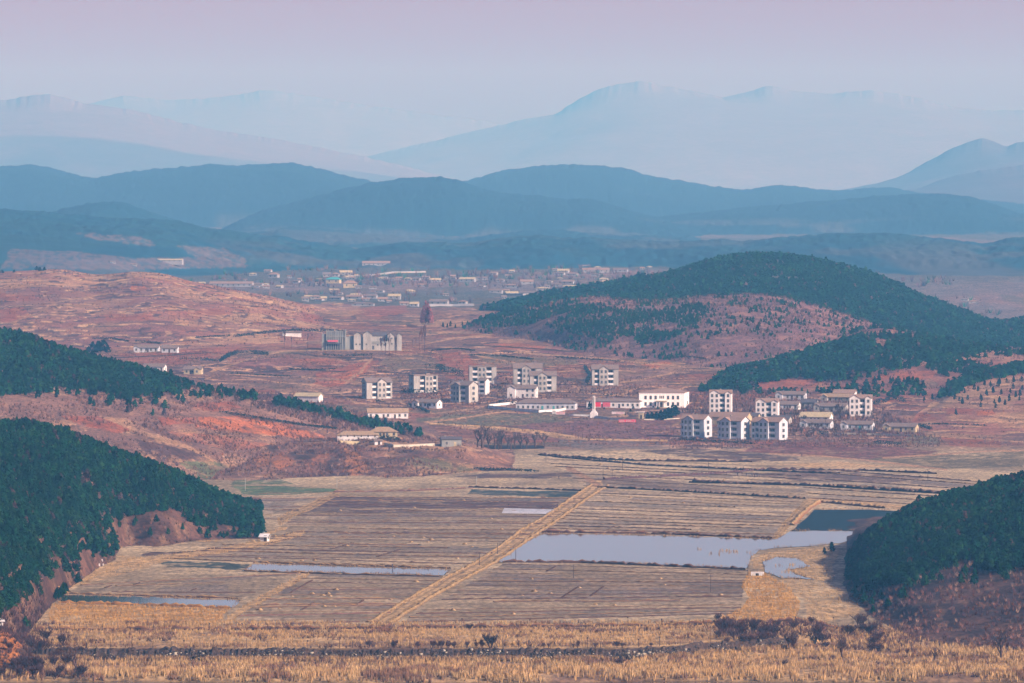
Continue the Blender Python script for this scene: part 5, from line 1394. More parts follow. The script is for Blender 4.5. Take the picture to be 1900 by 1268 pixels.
def scatter_tris(name, pts, size, cols, temps, mat, rng, kind='stuff'):
    V, C = [], []
    m = len(temps)
    for s in range(m):
        idx = np.arange(len(pts))[np.arange(len(pts)) % m == s]
        if not len(idx): continue
        q, sh = temps[s]
        a = rng.uniform(0, 2 * np.pi, len(idx)); ca, sa = np.cos(a)[:, None, None], np.sin(a)[:, None, None]
        h = size[idx][:, None, None]
        qx = (q[None, :, :, 0] * ca - q[None, :, :, 1] * sa) * h + pts[idx, 0][:, None, None]
        qy = (q[None, :, :, 0] * sa + q[None, :, :, 1] * ca) * h + pts[idx, 1][:, None, None]
        qz = q[None, :, :, 2] * h + pts[idx, 2][:, None, None]
        V.append(np.stack([qx, qy, qz], -1).reshape(-1, 3))
        C.append(np.repeat((cols[idx][:, None, :] * sh[None, :, None]).reshape(-1, 3), 3, 0))
    V = np.concatenate(V); C = np.concatenate(C)
    me = fast_mesh(name, V, np.arange(len(V)).reshape(-1, 3), C)
    o = link(name, me, mat); o['kind'] = kind
    return o

def sample(x0, x1, y0, y1, n, rng):
    X = rng.uniform(x0, x1, n); Y = rng.uniform(y0, y1, n)
    u = 950 + F * X / Y
    z, L = heights(u, Y, lab=True)
    _, v = project(X, Y, z)
    return X, Y, z, u, v, L
HN = np.array([H['name'] for H in HILLS] + ['plain'])
def build_scrub():
    rng = np.random.default_rng(21)
    P, S, C = [], [], []
    purple, brown, rust, pale = np.array([.070, .040, .044]), np.array([.105, .064, .050]), np.array([.16, .075, .05]), np.array([.22, .15, .11])
    def add(X, Y, z, k, s0, s1, cols, w):
        n = k.sum()
        P.append(np.stack([X[k], Y[k], z[k]], 1)); S.append(rng.uniform(s0, s1, n))
        ci = rng.choice(len(cols), n, p=w); C.append(np.array(cols)[ci] * rng.uniform(.7, 1.3, n)[:, None])
    # near hills: undergrowth at the edges of the woods and on the bare flanks
    for bx in ((-200, -70, 2380, 3000, 9000), (85, 180, 2230, 2800, 16000)):
        X, Y, z, u, v, L = sample(*bx, rng)
        nm = HN[L]
        k = ((nm == 'pine hill') | (nm == 'pine spur') | (nm == 'riverside hill')) & (u > -60) & (u < 1960)
        wd = fbm(X / 9, Y / 16, 81, 3)
        k &= wd + rng.uniform(-.12, .12, len(X)) > .40
        add(X, Y, z, k, .5, 1.7, [purple, brown, rust, pale], [.45, .3, .12, .13])
    # brown slopes farther back
    for bx, names, n, s0, s1, th in (((-262, -20, 3480, 4000), ('shoulder hill', 'bluff'), 26000, .5, 1.9, .46), ((-330, -50, 4900, 5900), ('brown hill',), 9000, .6, 1.8, .54),
                          ((-30, 300, 4650, 5400), ('scrub hill',), 16000, .8, 2.4, .44), ((80, 320, 4380, 4980), ('belt hill',), 9000, .8, 2.4, .46), ((190, 320, 4100, 4700), ('terrace hill',), 3500, .5, 1.4, .52),
                          ((-262, 310, 3990, 4900), ('plain',), 34000, .4, 1.5, .53)):
        X, Y, z, u, v, L = sample(*bx, n, rng)
        nm = HN[L]
        k = np.isin(nm, names) & (u > -40) & (u < 1940)
        k &= fbm(X / 14, Y / 24, 82, 3) + rng.uniform(-.1, .1, n) > th
        add(X, Y, z, k, s0, s1, [purple, brown, rust, pale], [.5, .28, .1, .12])
    # hazy tree rows on the far plain
    X, Y, z, u, v, L = sample(-420, 420, 6700, 8700, 5000, rng)
    k = (L < 0) & (u > -40) & (u < 1940) & (fbm(X / 130, Y / 90, 84, 3) > .56)
    add(X, Y, z, k, 3.0, 8.0, [purple * 1.2, brown, PINE_A * 3], [.5, .3, .2])
    # orchards round the houses on the right and thickets between the blocks
    for poly, n, s0, s1 in (([(1430, 740), (1580, 745), (1700, 790), (1720, 812), (1480, 812), (1400, 790), (1300, 775), (1250, 760), (1280, 730), (1420, 725)], 2600, .9, 3.0),
                            ([(1240, 812), (1480, 818), (1740, 806), (1760, 830), (1480, 832), (1240, 834)], 900, .5, 1.6),
                            ([(850, 700), (1000, 705), (1180, 715), (1190, 736), (1090, 732), (1000, 745), (880, 752), (760, 762), (740, 735)], 1300, .7, 2.2),
                            ([(430, 725), (560, 735), (760, 790), (640, 800), (480, 760)], 1500, .9, 2.6)):
        Pp = np.array(poly)
        uu = rng.uniform(Pp[:, 0].min(), Pp[:, 0].max(), n * 2); vv = rng.uniform(Pp[:, 1].min(), Pp[:, 1].max(), n * 2)
        k = inpoly(uu, vv, poly); uu, vv = uu[k], vv[k]
        # ground distance from the photo row, by bisection on the sloping plain
        lo = np.full(uu.shape, 3500.); hi = np.full(uu.shape, 5400.)
        for _ in range(22):
            mid = (lo + hi) / 2; zz = heights(uu, mid); _, vm = project(xfrom(uu, mid), mid, zz)
            up = vm > vv; lo = np.where(up, mid, lo); hi = np.where(up, hi, mid)
        Y = (lo + hi) / 2; X = xfrom(uu, Y); z = heights(uu, Y)
        add(X, Y, z, np.ones(len(X), bool), s0, s1, [purple, brown, rust, pale], [.6, .25, .1, .05])
    # dark thorn in the reed flat along the river and behind the embankment
    X, Y, z, u, v, L = sample(-135, 135, 2100, 2340, 26000, rng)
    wd = D_ = Y - wall_D(u)
    band = (fbm(X / 16, Y / 20, 83, 3) > .585) & (L < 0)
    right = inpoly(u, v, [(1330, 1160), (1560, 1150), (1700, 1180), (1700, 1215), (1560, 1205), (1400, 1192), (1340, 1180)])
    leftc = inpoly(u, v, [(-60, 1130), (50, 1140), (85, 1190), (150, 1215), (150, 1255), (-60, 1268)])
    k = ((band & (rng.uniform(0, 1, len(X)) < .35)) | (right & (rng.uniform(0, 1, len(X)) < .8)) | (leftc & (rng.uniform(0, 1, len(X)) < .9))) & (u > -40) & (u < 1940)
    add(X, Y, z, k, .5, 1.7, [purple * .8, brown * .8, rust * .7, pale * .8], [.6, .25, .1, .05])
    X, Y, z, u, v, L = sample(-135, -105, 2110, 2420, 4000, rng)
    k = (np.isin(HN[L], ['pine spur', 'rocky bank'])) & (v > e_left(u)) & (u > -50)
    add(X, Y, z, k, .6, 2.2, [purple * .7, brown * .7], [.7, .3])
    pts = np.concatenate(P); S = np.concatenate(S); C = np.concatenate(C)
    temps = [tuft_template(13, 400 + s, .55, .045) for s in range(6)]
    scatter_tris('undergrowth', pts, S, C, temps, TWIG, rng)
def e_left(u): return np.interp(u, [-60, 0, 40, 90], [1120, 1110, 1100, 1080])
build_scrub()

# ---- dry reeds and grass
def build_reeds():
    rng = np.random.default_rng(33)
    P, S, C = [], [], []
    reed, straw, gold, dull = REED * 1.12, STRAW * 1.08, GOLD * 1.08, A(156, 116, 92)
    # river flat and the strip behind the embankment
    X, Y, z, u, v, L = sample(-140, 140, 2088, 2345, 52000, rng)
    wd = Y - wall_D(u)
    k = (L < 0) & (u > -50) & (u < 1950) & ~((wd > -1.5) & (wd < 9) & (u > 60) & (u < 1440)) & (z > -2.4)
    dens = fbm(X / 10, Y / 16, 85, 3)
    k &= dens + rng.uniform(-.15, .15, len(X)) > .40
    low = Y > wall_D(u)
    sz = np.where(low, rng.uniform(.4, 1.2, len(X)), rng.uniform(.6, 1.7, len(X)))
    # tall even stand along the water's edge
    edge = (Y < 2128)
    sz = np.where(edge, rng.uniform(1.3, 2.3, len(X)), sz)
    n1 = vnoise(X / 7, Y / 12, 86)
    cc = np.where((n1 < .3)[:, None], dull[None], np.where((n1 < .62)[:, None], reed[None], straw[None]))
    P.append(np.stack([X, Y, z], 1)[k]); S.append(sz[k]); C.append(cc[k] * rng.uniform(.75, 1.2, k.sum())[:, None])
    # rank grass against the foot of the embankment
    uu = rng.uniform(50, 1480, 9000); wd2 = rng.uniform(-8, -1.2, 9000); Y = wall_D(uu) + wd2; X = xfrom(uu, Y); z = heights(uu, Y)
    keep = fbm(X / 8, Y / 9, 87, 2) > .36
    P.append(np.stack([X, Y, z], 1)[keep]); S.append(rng.uniform(.5, 1.9, 9000)[keep]); C.append((np.where((rng.uniform(0, 1, 9000) < .5)[:, None], dull[None], reed[None]) * rng.uniform(.6, 1.1, 9000)[:, None])[keep])
    # yellow reed fields and grassy dikes on the plain
    X, Y, z, u, v, L = sample(-190, 175, 2340, 3200, 90000, rng)
    g = np.zeros(len(X), bool); col = np.tile(reed, (len(X), 1)); sz = rng.uniform(.3, .8, len(X))
    golds = [p for f, c_, s_, p in PATCH if c_ is GOLD]
    for p in golds:
        m_ = inpoly(u, v, p); g |= m_; col[m_] = gold; sz[m_] = rng.uniform(.5, 1.1, m_.sum())
    reeds = [p for f, c_, s_, p in PATCH if p[0] in ((1500, 1068), (1410, 1030), (140, 1040))]
    for p in reeds: g |= inpoly(u, v, p) & (rng.uniform(0, 1, len(X)) < .55)
    for pts, wpx, colr, f in ROADS:
        if f != '-' or wpx < 2.4: continue
        d = polydist(u, v, pts); m_ = (d < wpx * 1.25) & (d > wpx * .55); g |= m_; sz[m_] = rng.uniform(.35, .95, m_.sum())
        m2 = (d <= wpx * .55) & (rng.uniform(0, 1, len(X)) < .35); g |= m2; sz[m2] = .25
    for p in PONDS: g &= ~inpoly(u, v, p)
    # islets of reed in the ponds
    isl = [(1345, 1023, 10), (1360, 1025, 9), (1318, 1028, 4), (1336, 1029, 3), (1391, 1027, 6), (1446, 1051, 8), (1470, 1050, 6), (1462, 1062, 14), (1480, 1062, 10), (1300, 1020, 5), (935, 1032, 5), (948, 1028, 4)]
    for (a, b, r) in isl:
        m_ = (np.abs(u - a) < r) & (np.abs(v - b) < 1.6); g |= m_; sz[m_] = rng.uniform(.5, 1.0, m_.sum()); z = np.where(m_, .16, z)
    g &= (L < 0)
    P.append(np.stack([X, Y, z], 1)[g]); S.append(sz[g]); C.append(col[g] * rng.uniform(.7, 1.2, g.sum())[:, None])
    for q in PONDS[:5]:
        for a, b in zip(q, q[1:] + q[:1]):
            n = int(np.hypot(b[0] - a[0], b[1] - a[1]) * 1.3)
            t = rng.uniform(0, 1, n); uu = a[0] + (b[0] - a[0]) * t + rng.normal(0, 2.5, n); vv = a[1] + (b[1] - a[1]) * t + rng.normal(0, .9, n)
            kk = vnoise(uu / 18, vv / 6, 88) > .35; uu, vv = uu[kk], vv[kk]
            Y = F * CAM_Z / (vv - HORIZON); X = xfrom(uu, Y)
            P.append(np.stack([X, Y, np.full(len(X), .08)], 1)); S.append(rng.uniform(.25, .75, len(X))); C.append(np.where((rng.uniform(0, 1, len(X)) < .5)[:, None], dull[None], reed[None]) * rng.uniform(.6, 1.1, len(X))[:, None])
    temps = [tuft_template(9, 500 + s, .32, .05) for s in range(6)]
    scatter_tris('dry_grass', np.concatenate(P), np.concatenate(S), np.concatenate(C), temps, STRAWM, rng)
build_reeds()

# ---- bare trees and shrubs, built branch by branch
def bare_template(seed, levels=4, kids=(3, 4), spread=.6, up=.3, trunk_r=.035, first=.32, shrink=.62, stems=1, rmin=.006):
    r = random.Random(seed)
    tr, br = MB(), MB()
    def grow(p, d, L, rad, lv):
        q = p + d * L
        (tr if lv == levels else br).bar(p, q, max(rad, rmin), max(rad * .62, rmin * .8), 4 if lv >= levels - 1 else 3)
        if lv == 0: return
        for k in range(r.randint(*kids)):
            t = r.uniform(.45, 1.0); a = r.uniform(0, 6.283)
            nd = (d + Vector((math.cos(a) * spread, math.sin(a) * spread, up * r.uniform(.3, 1.2)))).normalized()
            grow(p.lerp(q, t), nd, L * shrink * r.uniform(.75, 1.25), rad * .55, lv - 1)
    for s in range(stems):
        a = r.uniform(0, 6.283); tilt = 0 if stems == 1 else r.uniform(.15, .75)
        grow(Vector((math.cos(a) * .03 * (stems > 1), math.sin(a) * .03 * (stems > 1), -.04)), Vector((math.cos(a) * tilt, math.sin(a) * tilt, 1)).normalized(), first * r.uniform(.8, 1.2), trunk_r, levels)
    zmax = max(v[2] for v in br.v)
    for mb in (tr, br): mb.v = [(x / zmax, y / zmax, z / zmax) for x, y, z in mb.v]
    return tr, br
def colour_mesh(mb, name, col, mat):
    me = mb.mesh(name)
    at = me.color_attributes.new('Col', 'FLOAT_COLOR', 'POINT')
    c4 = np.ones((len(me.vertices), 4), np.float32); c4[:, :3] = col
    at.data.foreach_set('color', c4.ravel()); me.materials.append(mat)
    return me
TREES = {}
def tree_kind(kind):
    if kind in TREES: return TREES[kind]
    res = []
    for s in range(3):
        if kind == 'poplar': t = bare_template(10 + s, 3, (6, 8), .28, .8, .012, .62, .36, rmin=.0045); col = (.10, .055, .05)
        elif kind == 'red_poplar': t = bare_template(20 + s, 3, (13, 15), .75, .8, .02, .6, .34, rmin=.011); col = (.26, .09, .09)
        elif kind == 'spreading': t = bare_template(30 + s, 4, (3, 4), .75, .25, .03, .3, .66, rmin=.0035); col = (.060, .040, .036)
        elif kind == 'round_shrub': t = bare_template(40 + s, 3, (4, 5), .7, .35, .016, .36, .62, stems=9, rmin=.006); col = (.060, .036, .036)
        elif kind == 'bush': t = bare_template(50 + s, 3, (4, 5), .8, .3, .016, .34, .62, stems=8, rmin=.009); col = (.085, .05, .046)
        res.append((colour_mesh(t[0], 'trunk', col, TWIG), colour_mesh(t[1], 'branches', col, TWIG)))
    TREES[kind] = res
    return res
_tc = [0]
def bare(kind, label, group, u, v, hpx, name='bare_tree', cat='tree', wide=1.0, dmin=0):
    p = hit(u, v, dmin); h = hpx * p.y / F
    _tc[0] += 1
    a, b = tree_kind(kind)[_tc[0] % 3]
    t = thing(name, label, cat, p, (_tc[0] * 2.4) % 6.28, group)
    t.scale = (h * wide, h * wide, h)
    link('trunk', a, None, t); link('branches', b, None, t)
def red_poplar(u, v, hpx):
    p = hit(u, v); h = hpx * p.y / F
    s_ = int(u) % 3
    def mk():
        q, sh = crown_template(320, 820 + s_, wid=.17, base=.08, leaf=.035, pointed=.8)
        me = fast_mesh('branches', q.reshape(-1, 3), np.arange(1280).reshape(-1, 4), np.repeat(np.array([.20, .075, .075])[None] * sh[:, None], 4, 0)); me.materials.append(TWIG); return me
    t = thing('bare_tree', 'reddish bare poplar in the tight cone shaped clump before the far village', 'tree', p, u % 6, 'reddish poplars')
    t.scale = (h, h, h)
    a, b = tree_kind('poplar')[s_]
    link('trunk', a, None, t); link('branches', cached(('redpop', s_), mk), None, t)
for u, h_ in ((782, 26), (786, 36), (790, 44), (794, 42), (798, 34), (802, 24)): red_poplar(u, 602, h_)
for i, (u, v, h_) in enumerate(((778, 650, 40), (783, 652, 48), (788, 653, 52), (772, 648, 22), (766, 647, 18))):
    bare('poplar', 'tall bare poplar in the dark row right of the ruined hall', 'poplars beside the ruined hall', u, v, h_)
for i, (u, v, h_) in enumerate(((707, 660, 34), (715, 661, 40), (722, 658, 40), (734, 660, 36), (754, 650, 18), (748, 651, 14))):
    bare('poplar', 'slender bare tree standing in front of the ruined hall', 'bare trees before the ruined hall', u, v, h_)
for u, v, h_ in ((528, 648, 36), (541, 648, 26), (571, 648, 30)): bare('poplar', 'slender bare tree in the field left of the ruined hall', 'bare trees left of the ruined hall', u, v, h_)
for i, (u, v, h_) in enumerate(((886, 830, 34), (895, 832, 46), (906, 833, 42), (918, 834, 34), (930, 834, 38), (942, 833, 30), (955, 832, 32), (966, 832, 28), (977, 832, 26), (993, 830, 30), (1010, 828, 26), (925, 835, 26), (948, 835, 24))):
    bare('spreading', 'leafless tree in the grove around the small pond below the school', 'bare trees round the small pond', u, v, h_, wide=.9)
for u, v, h_, lab in ((1562, 1226, 50, 'slim dark bare tree standing alone in the reeds, left of two'), (1858, 1226, 66, 'taller dark bare tree in the reeds near the right edge'), (140, 1250, 52, 'low spreading bare tree in front of the embankment at the left'), (1735, 1228, 28, 'small bare tree in the reeds below the right hill')):
    bare('spreading', lab, None, u, v, h_, wide=.85)
for u, v, h_, wd, lab in ((910, 1203, 32, .95, 'round dark bare shrub on top of the embankment'), (1345, 1178, 34, .8, 'tall bare thicket shrub at the left of the right hand thicket'), (1372, 1186, 44, .8, 'tallest bare shrub of the right hand thicket'), (1395, 1178, 36, .8, 'bare shrub right of the tallest one in the thicket'),
                          (1420, 1186, 30, .9, 'low bare shrub on the dike right of the thicket'), (1466, 1206, 42, .8, 'dark bare shrub at the end of the stone embankment'), (1512, 1194, 44, .8, 'dark leaning shrub beside the pale reed mound'), (1150, 1236, 16, 1.2, 'small dark shrub in the river reeds right of the middle'), (1455, 1238, 16, 1.0, 'small shrub in the river reeds below the embankment end'), (870, 1170, 14, 1.2, 'small shrub behind the fence in the middle')):
    bare('round_shrub', lab, None, u, v, h_, name='bare_shrub', cat='shrub', wide=wd)
rr = random.Random(5)
for i in range(30):
    u = rr.uniform(1330, 1640); v = rr.uniform(1150, 1200) + (u - 1330) * .05
    bare('round_shrub', 'dark bare shrub in the thicket where the embankment ends at the right', 'shrubs of the right hand thicket', u, v, rr.uniform(14, 30), name='bare_shrub', cat='shrub', wide=1.0)
for i in range(26):
    u = rr.uniform(-10, 150); v = rr.uniform(1190, 1262) if u > 40 else rr.uniform(1205, 1262)
    bare('round_shrub', 'dark bare shrub in the thicket at the lower left corner', 'shrubs of the lower left thicket', u, v, rr.uniform(18, 34), name='bare_shrub', cat='shrub', wide=.9)
for i in range(22):
    u = rr.uniform(640, 900) if i < 14 else rr.uniform(1000, 1330); v = 1203
    bare('bush', 'thin bare shrub along the top of the embankment', 'shrubs on the embankment', u, v, rr.uniform(9, 18), name='bare_shrub', cat='shrub', wide=.7)
for i in range(34):
    u = rr.uniform(1430, 1640); v = rr.uniform(752, 812)
    bare('spreading', 'leafless fruit tree in the orchard round the lower right houses', 'orchard trees', u, v, rr.uniform(10, 19), name='fruit_tree', wide=1.0)
for i in range(16):
    t = rr.random(); u = 390 + t * 330; v = 738 + t * 56 + rr.uniform(-5, 8)
    bare('spreading', 'leafless tree along the pine row below the white house', 'bare trees along the pine row', u, v, rr.uniform(12, 22), wide=.9)

# ---- small conifers standing apart
def conifer(label, group, u, v, hpx, wide=.3, name='conifer', cat='conifer'):
    p = hit(u, v); h = hpx * p.y / F
    me = cached(('conifer', int(u * 7) % 4), lambda: _conmesh(int(u * 7) % 4))
    tm = cached(('ctrunk',), lambda: _ctrunk())
    t = thing(name, label, cat, p, u % 6.28, group)
    t.scale = (h * wide / .3, h * wide / .3, h)
    link('trunk', tm, None, t); link('crown', me, None, t)
def _conmesh(s):
    q, sh = crown_template(90, 700 + s, wid=.3, base=.06, leaf=.1, pointed=.6)
    me = fast_mesh('crown', q.reshape(-1, 3), np.arange(360).reshape(-1, 4), np.repeat(PINE_C[None] * 1.1 * sh[:, None], 4, 0)); me.materials.append(LEAF); return me
def _ctrunk():
    me = MB().bar((0, 0, -.1), (0, 0, .6), .03, .015, 5).mesh('trunk'); me.materials.append(BARK); return me
for u, v in ((1837, 700 + 3), (1855, 714), (1852, 718), (1868, 711), (1881, 710), (1896, 709), (1838, 718), (1827, 716), (1815, 727), (1808, 724), (1843, 730), (1858, 732), (1875, 730), (1893, 735), (1744, 733), (1770, 722), (1772, 742), (1780, 745), (1796, 743), (1820, 742), (1822, 745), (1786, 750),
             (1845, 750), (1855, 748), (1865, 752), (1873, 745), (1885, 738), (1892, 744), (1848, 758), (1820, 756), (1774, 770), (1715, 745), (1730, 742), (1760, 736), (1790, 730), (1880, 722), (1897, 725), (1831, 735)):
    conifer('small dark conifer on the terraced burial slope at the right', 'conifers on the terraced slope', u, v, 9 + (u * 13 + v) % 5)
for u, v, h_ in ((822, 607, 9), (830, 608, 8), (836, 606, 10), (858, 605, 8), (876, 603, 8), (884, 602, 10), (845, 609, 7)): conifer('tiny dark conifer on the pale knoll before the wooded hill', 'conifers on the pale knoll', u, v, h_)
for u, v, h_, w_ in ((172, 652, 18, .5), (182, 655, 22, .5), (192, 652, 22, .5), (200, 655, 14, .5), (164, 655, 12, .5)): conifer('dark evergreen in the clump beside the red fields on the left', 'evergreens beside the red fields', u, v, h_, w_)
for u, v, h_, w_ in ((68, 502, 8, .6), (74, 503, 7, .7), (82, 503, 7, .7), (4, 507, 6, .7), (26, 506, 5, .7)): conifer('dark bush on the crest of the brown hill at the left', 'bushes on the brown hill crest', u, v, h_, w_)
for u, v, h_, w_ in ((1202, 778, 12, .5), (1210, 779, 14, .5), (1218, 778, 14, .5), (1226, 778, 16, .5), (1234, 777, 17, .5), (1241, 775, 19, .5), (1248, 773, 20, .5), (1254, 770, 18, .5), (1222, 780, 12, .5), (1232, 780, 13, .5), (1244, 778, 15, .5)): conifer('dense dark green tree in the clump below the assembly hall', 'evergreens below the assembly hall', u, v, h_, w_)
for u, v, h_ in ((1094, 760, 14), (1098, 759, 11)): conifer('dark cypress just left of the white pillar', 'cypresses beside the pillar', u, v, h_, .32)
for u, v, h_ in ((1112, 753, 4), (1122, 753, 4), (1138, 753, 4), (1147, 754, 5), (1157, 755, 5), (1167, 755, 5), (1176, 756, 5), (1212, 758, 5), (1221, 760, 6), (1170, 764, 5), (1175, 760, 6), (1180, 757, 6), (1160, 771, 4), (1121, 760, 4)): conifer('small clipped evergreen in the yard between pillar and hall', 'clipped evergreens in the yard', u, v, h_, .5)
for u, v, h_, lab in ((521, 744, 14, 'single young pine left of the cream roofed white house, nearer the wood'), (535, 748, 12, 'single young pine just left of the cream roofed white house'), (411, 722, 11, 'lone pine in the brown scrub above the orange field'), (104, 738, 10, 'lone pine on the brown strip between the two pine woods'),
                       (1543, 1024, 18, 'round topped pine on the knoll beside the pond, right of its twin'), (1530, 1028, 12, 'lower round pine on the knoll beside the pond')):
    conifer(lab, None, u, v, h_, .42, name='young_pine', cat='pine tree')

# ---- hedges
def hedge(label, pts, hpx, wid=1.4, seed=0, col=None):
    P = [hit(u, v) for u, v in pts]; o = P[0].copy(); r = np.random.default_rng(seed)
    Q, SH = [], []
    for a, b in zip(P[:-1], P[1:]):
        n = int(max(30, (b - a).length * 9)); t = r.uniform(0, 1, n)
        hh = hpx * a.y / F
        c = np.array(a)[None] * (1 - t)[:, None] + np.array(b)[None] * t[:, None] - np.array(o)
        prof = .75 + .35 * vnoise(c[:, 0] / 3, c[:, 1] / 3 + seed, 5)
        c[:, 2] += r.uniform(0, 1, n) ** .8 * hh * prof
        c[:, 1] += r.normal(0, wid * .4, n); c[:, 0] += r.normal(0, wid * .25, n)
        nr = r.normal(0, 1, (n, 3)); nr[:, 2] = np.abs(nr[:, 2]); nr /= np.linalg.norm(nr, axis=1)[:, None]
        t1 = np.cross(nr, r.normal(0, 1, (n, 3))); t1 /= np.linalg.norm(t1, axis=1)[:, None]; t2 = np.cross(nr, t1)
        s = r.uniform(.2, .5, n)[:, None]
        Q.append(np.stack([c - t1 * s, c - t2 * s * .7, c + t1 * s, c + t2 * s * .7], 1)); SH.append(r.uniform(.6, 1.4, n))
    Q = np.concatenate(Q); SH = np.concatenate(SH)
    base = np.array((.014, .022, .024)) if col is None else np.array(col)
    me = fast_mesh('hedge', Q.reshape(-1, 3), np.arange(len(Q) * 4).reshape(-1, 4), np.repeat(base[None] * SH[:, None], 4, 0))
    h_ = link('hedge', me, LEAF); h_.location = o
    tag(h_, label, 'hedge')
hedge('dark hedge running up to the long white shed on the hillside', [(434, 626), (505, 618), (560, 614), (640, 617)], 5, seed=1)
hedge('left part of the dark hedge below the brown hill', [(362, 628), (428, 625)], 4, seed=2)
hedge('dark hedge behind the twin white farmhouses, left piece', [(169, 630), (205, 630), (239, 635)], 4, seed=3)
hedge('dark hedge behind the twin white farmhouses, right piece', [(250, 635), (298, 639)], 4, seed=4)
hedge('straight dark hedge between two red fields left of the ruined hall', [(330, 668), (370, 668), (408, 672)], 5, seed=5)
hedge('thick dark hedge bending along the red field left of the ruined hall', [(409, 672), (425, 662), (441, 657), (470, 657), (498, 661)], 8, seed=6)
hedge('dark hedge in front of the left flat topped block', [(745, 728), (780, 732), (815, 733)], 9, 2.2, seed=7)
hedge('dark thicket on the slope above the left flat topped block', [(785, 686), (810, 686), (828, 692), (860, 700)], 13, 3, seed=8)
hedge('dark hedge at the foot of the right flat topped block', [(896, 722), (934, 722)], 6, seed=9)
hedge('dark hedge running down past the small gabled white house', [(757, 752), (780, 760), (796, 767)], 5, seed=10)
hedge('dark shrubs under the nearest left block', [(697, 747), (712, 747)], 6, seed=11)
hedge('dark hedge behind the long pale blue school', [(925, 748), (962, 752)], 6, seed=12)
hedge('dark hedge above the long white building with red boards', [(1118, 737), (1145, 736)], 7, seed=13)
hedge('thick dark hedge on the slope right of the peeling block', [(1618, 752), (1640, 748), (1660, 742), (1680, 748)], 9, 2, seed=14)
hedge('thin dark hedge above the peeling block', [(1606, 728), (1640, 730), (1664, 733)], 5, seed=15)
hedge('dark bushes between the farmhouses left of the peeling block', [(1478, 752), (1512, 756)], 9, 2, seed=16)
hedge('dark hedge behind the cream roofed house', [(1444, 772), (1484, 774)], 8, 2, seed=17)
hedge('dark hedge below the farmhouse with the cream roof behind it', [(1500, 806), (1540, 808)], 7, 2, seed=18)
hedge('dark hedge between the lowest farmhouses and the plum coloured field', [(1624, 824), (1672, 827)], 7, 2, seed=19)
hedge('dark hedge right of the ochre farmhouse', [(1694, 790), (1728, 798)], 6, 2, seed=20)
hedge('row of dark bushes along the foot of the front white blocks', [(1262, 818), (1330, 822), (1400, 825)], 5, 2, seed=21)
hedge('dark hedge crossing the yard of the houses on the bluff', [(704, 815), (742, 820)], 8, 1.6, seed=22)
hedge('long dark hedge under the orange field on the left slope', [(408, 766), (470, 776), (560, 790), (625, 797)], 4, seed=23)
hedge('dark overgrown ditch on the edge of the field below the bluff', [(880, 872), (940, 873), (1000, 876)], 4, 2, seed=24)

hedge('thin dark hedge in the fields below the bending hedge, nearest the pine slope', [(428, 694), (480, 697), (540, 700)], 3, seed=31)
hedge('thin dark hedge along the field step left of the dirt road', [(535, 686), (580, 688), (622, 686)], 3, seed=32)
hedge('thin dark hedge on the step under the ruined hall', [(600, 660), (640, 662), (690, 660)], 4, seed=33)
hedge('short dark hedge on the bare slope right of the ruined hall', [(800, 652), (850, 648), (880, 652)], 3, seed=34)
hedge('thin dark hedge along the green grey strip field above the blocks', [(872, 660), (930, 662), (990, 668)], 3, seed=35)
hedge('thin dark hedge on the slope below the wooded shoulder', [(1030, 664), (1100, 668), (1150, 672)], 3, seed=36)
hedge('dark ditch scrub running down to the block standing alone', [(1085, 684), (1095, 700), (1088, 712)], 6, 2, seed=37)
hedge('thin dark hedge at the foot of the scrubby brown slope', [(1230, 668), (1270, 664), (1310, 668)], 4, seed=38)
hedge('thin dark hedge across the red slope above the highest farmhouse', [(1400, 728), (1440, 726), (1480, 722)], 3, seed=39)
hedge('thin dark hedge below the terraced burial slope', [(1660, 792), (1740, 788), (1830, 792)], 3, seed=40)
# ------------------------------------------------------------------ paddy bunds
def strip_mesh(name, lines, mat):
    """lines: list of (points, width, height, low colour, high colour, ragged)"""
    V, Fc, C = [], [], []
    r = np.random.default_rng(77)
    for P, wd, ht, c0, c1, rag in lines:
        P = np.asarray(P); n = len(P); b = len(V)
        t = np.gradient(P, axis=0); nr = np.stack([-t[:, 1], t[:, 0]], 1); nr /= np.linalg.norm(nr, axis=1)[:, None] + 1e-9
        hs = ht * (1 + rag * r.normal(0, 1, n)).clip(.15, 2.2)
        for i in range(n):
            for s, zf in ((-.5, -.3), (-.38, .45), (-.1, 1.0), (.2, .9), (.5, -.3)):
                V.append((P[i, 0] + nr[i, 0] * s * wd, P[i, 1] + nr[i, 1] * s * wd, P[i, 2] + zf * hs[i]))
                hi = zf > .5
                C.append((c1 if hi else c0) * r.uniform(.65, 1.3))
        for i in range(n - 1):
            for k in range(4):
                a = b + i * 5 + k; Fc.append((a, a + 1, a + 6, a + 5))
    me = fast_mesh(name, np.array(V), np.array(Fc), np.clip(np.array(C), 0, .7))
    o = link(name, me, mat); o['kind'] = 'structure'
    return o
def flat_pt(u, v, z=0.0):
    D = F * (CAM_Z - z) / (v - HORIZON)
    return np.array((xfrom(u, D), D))
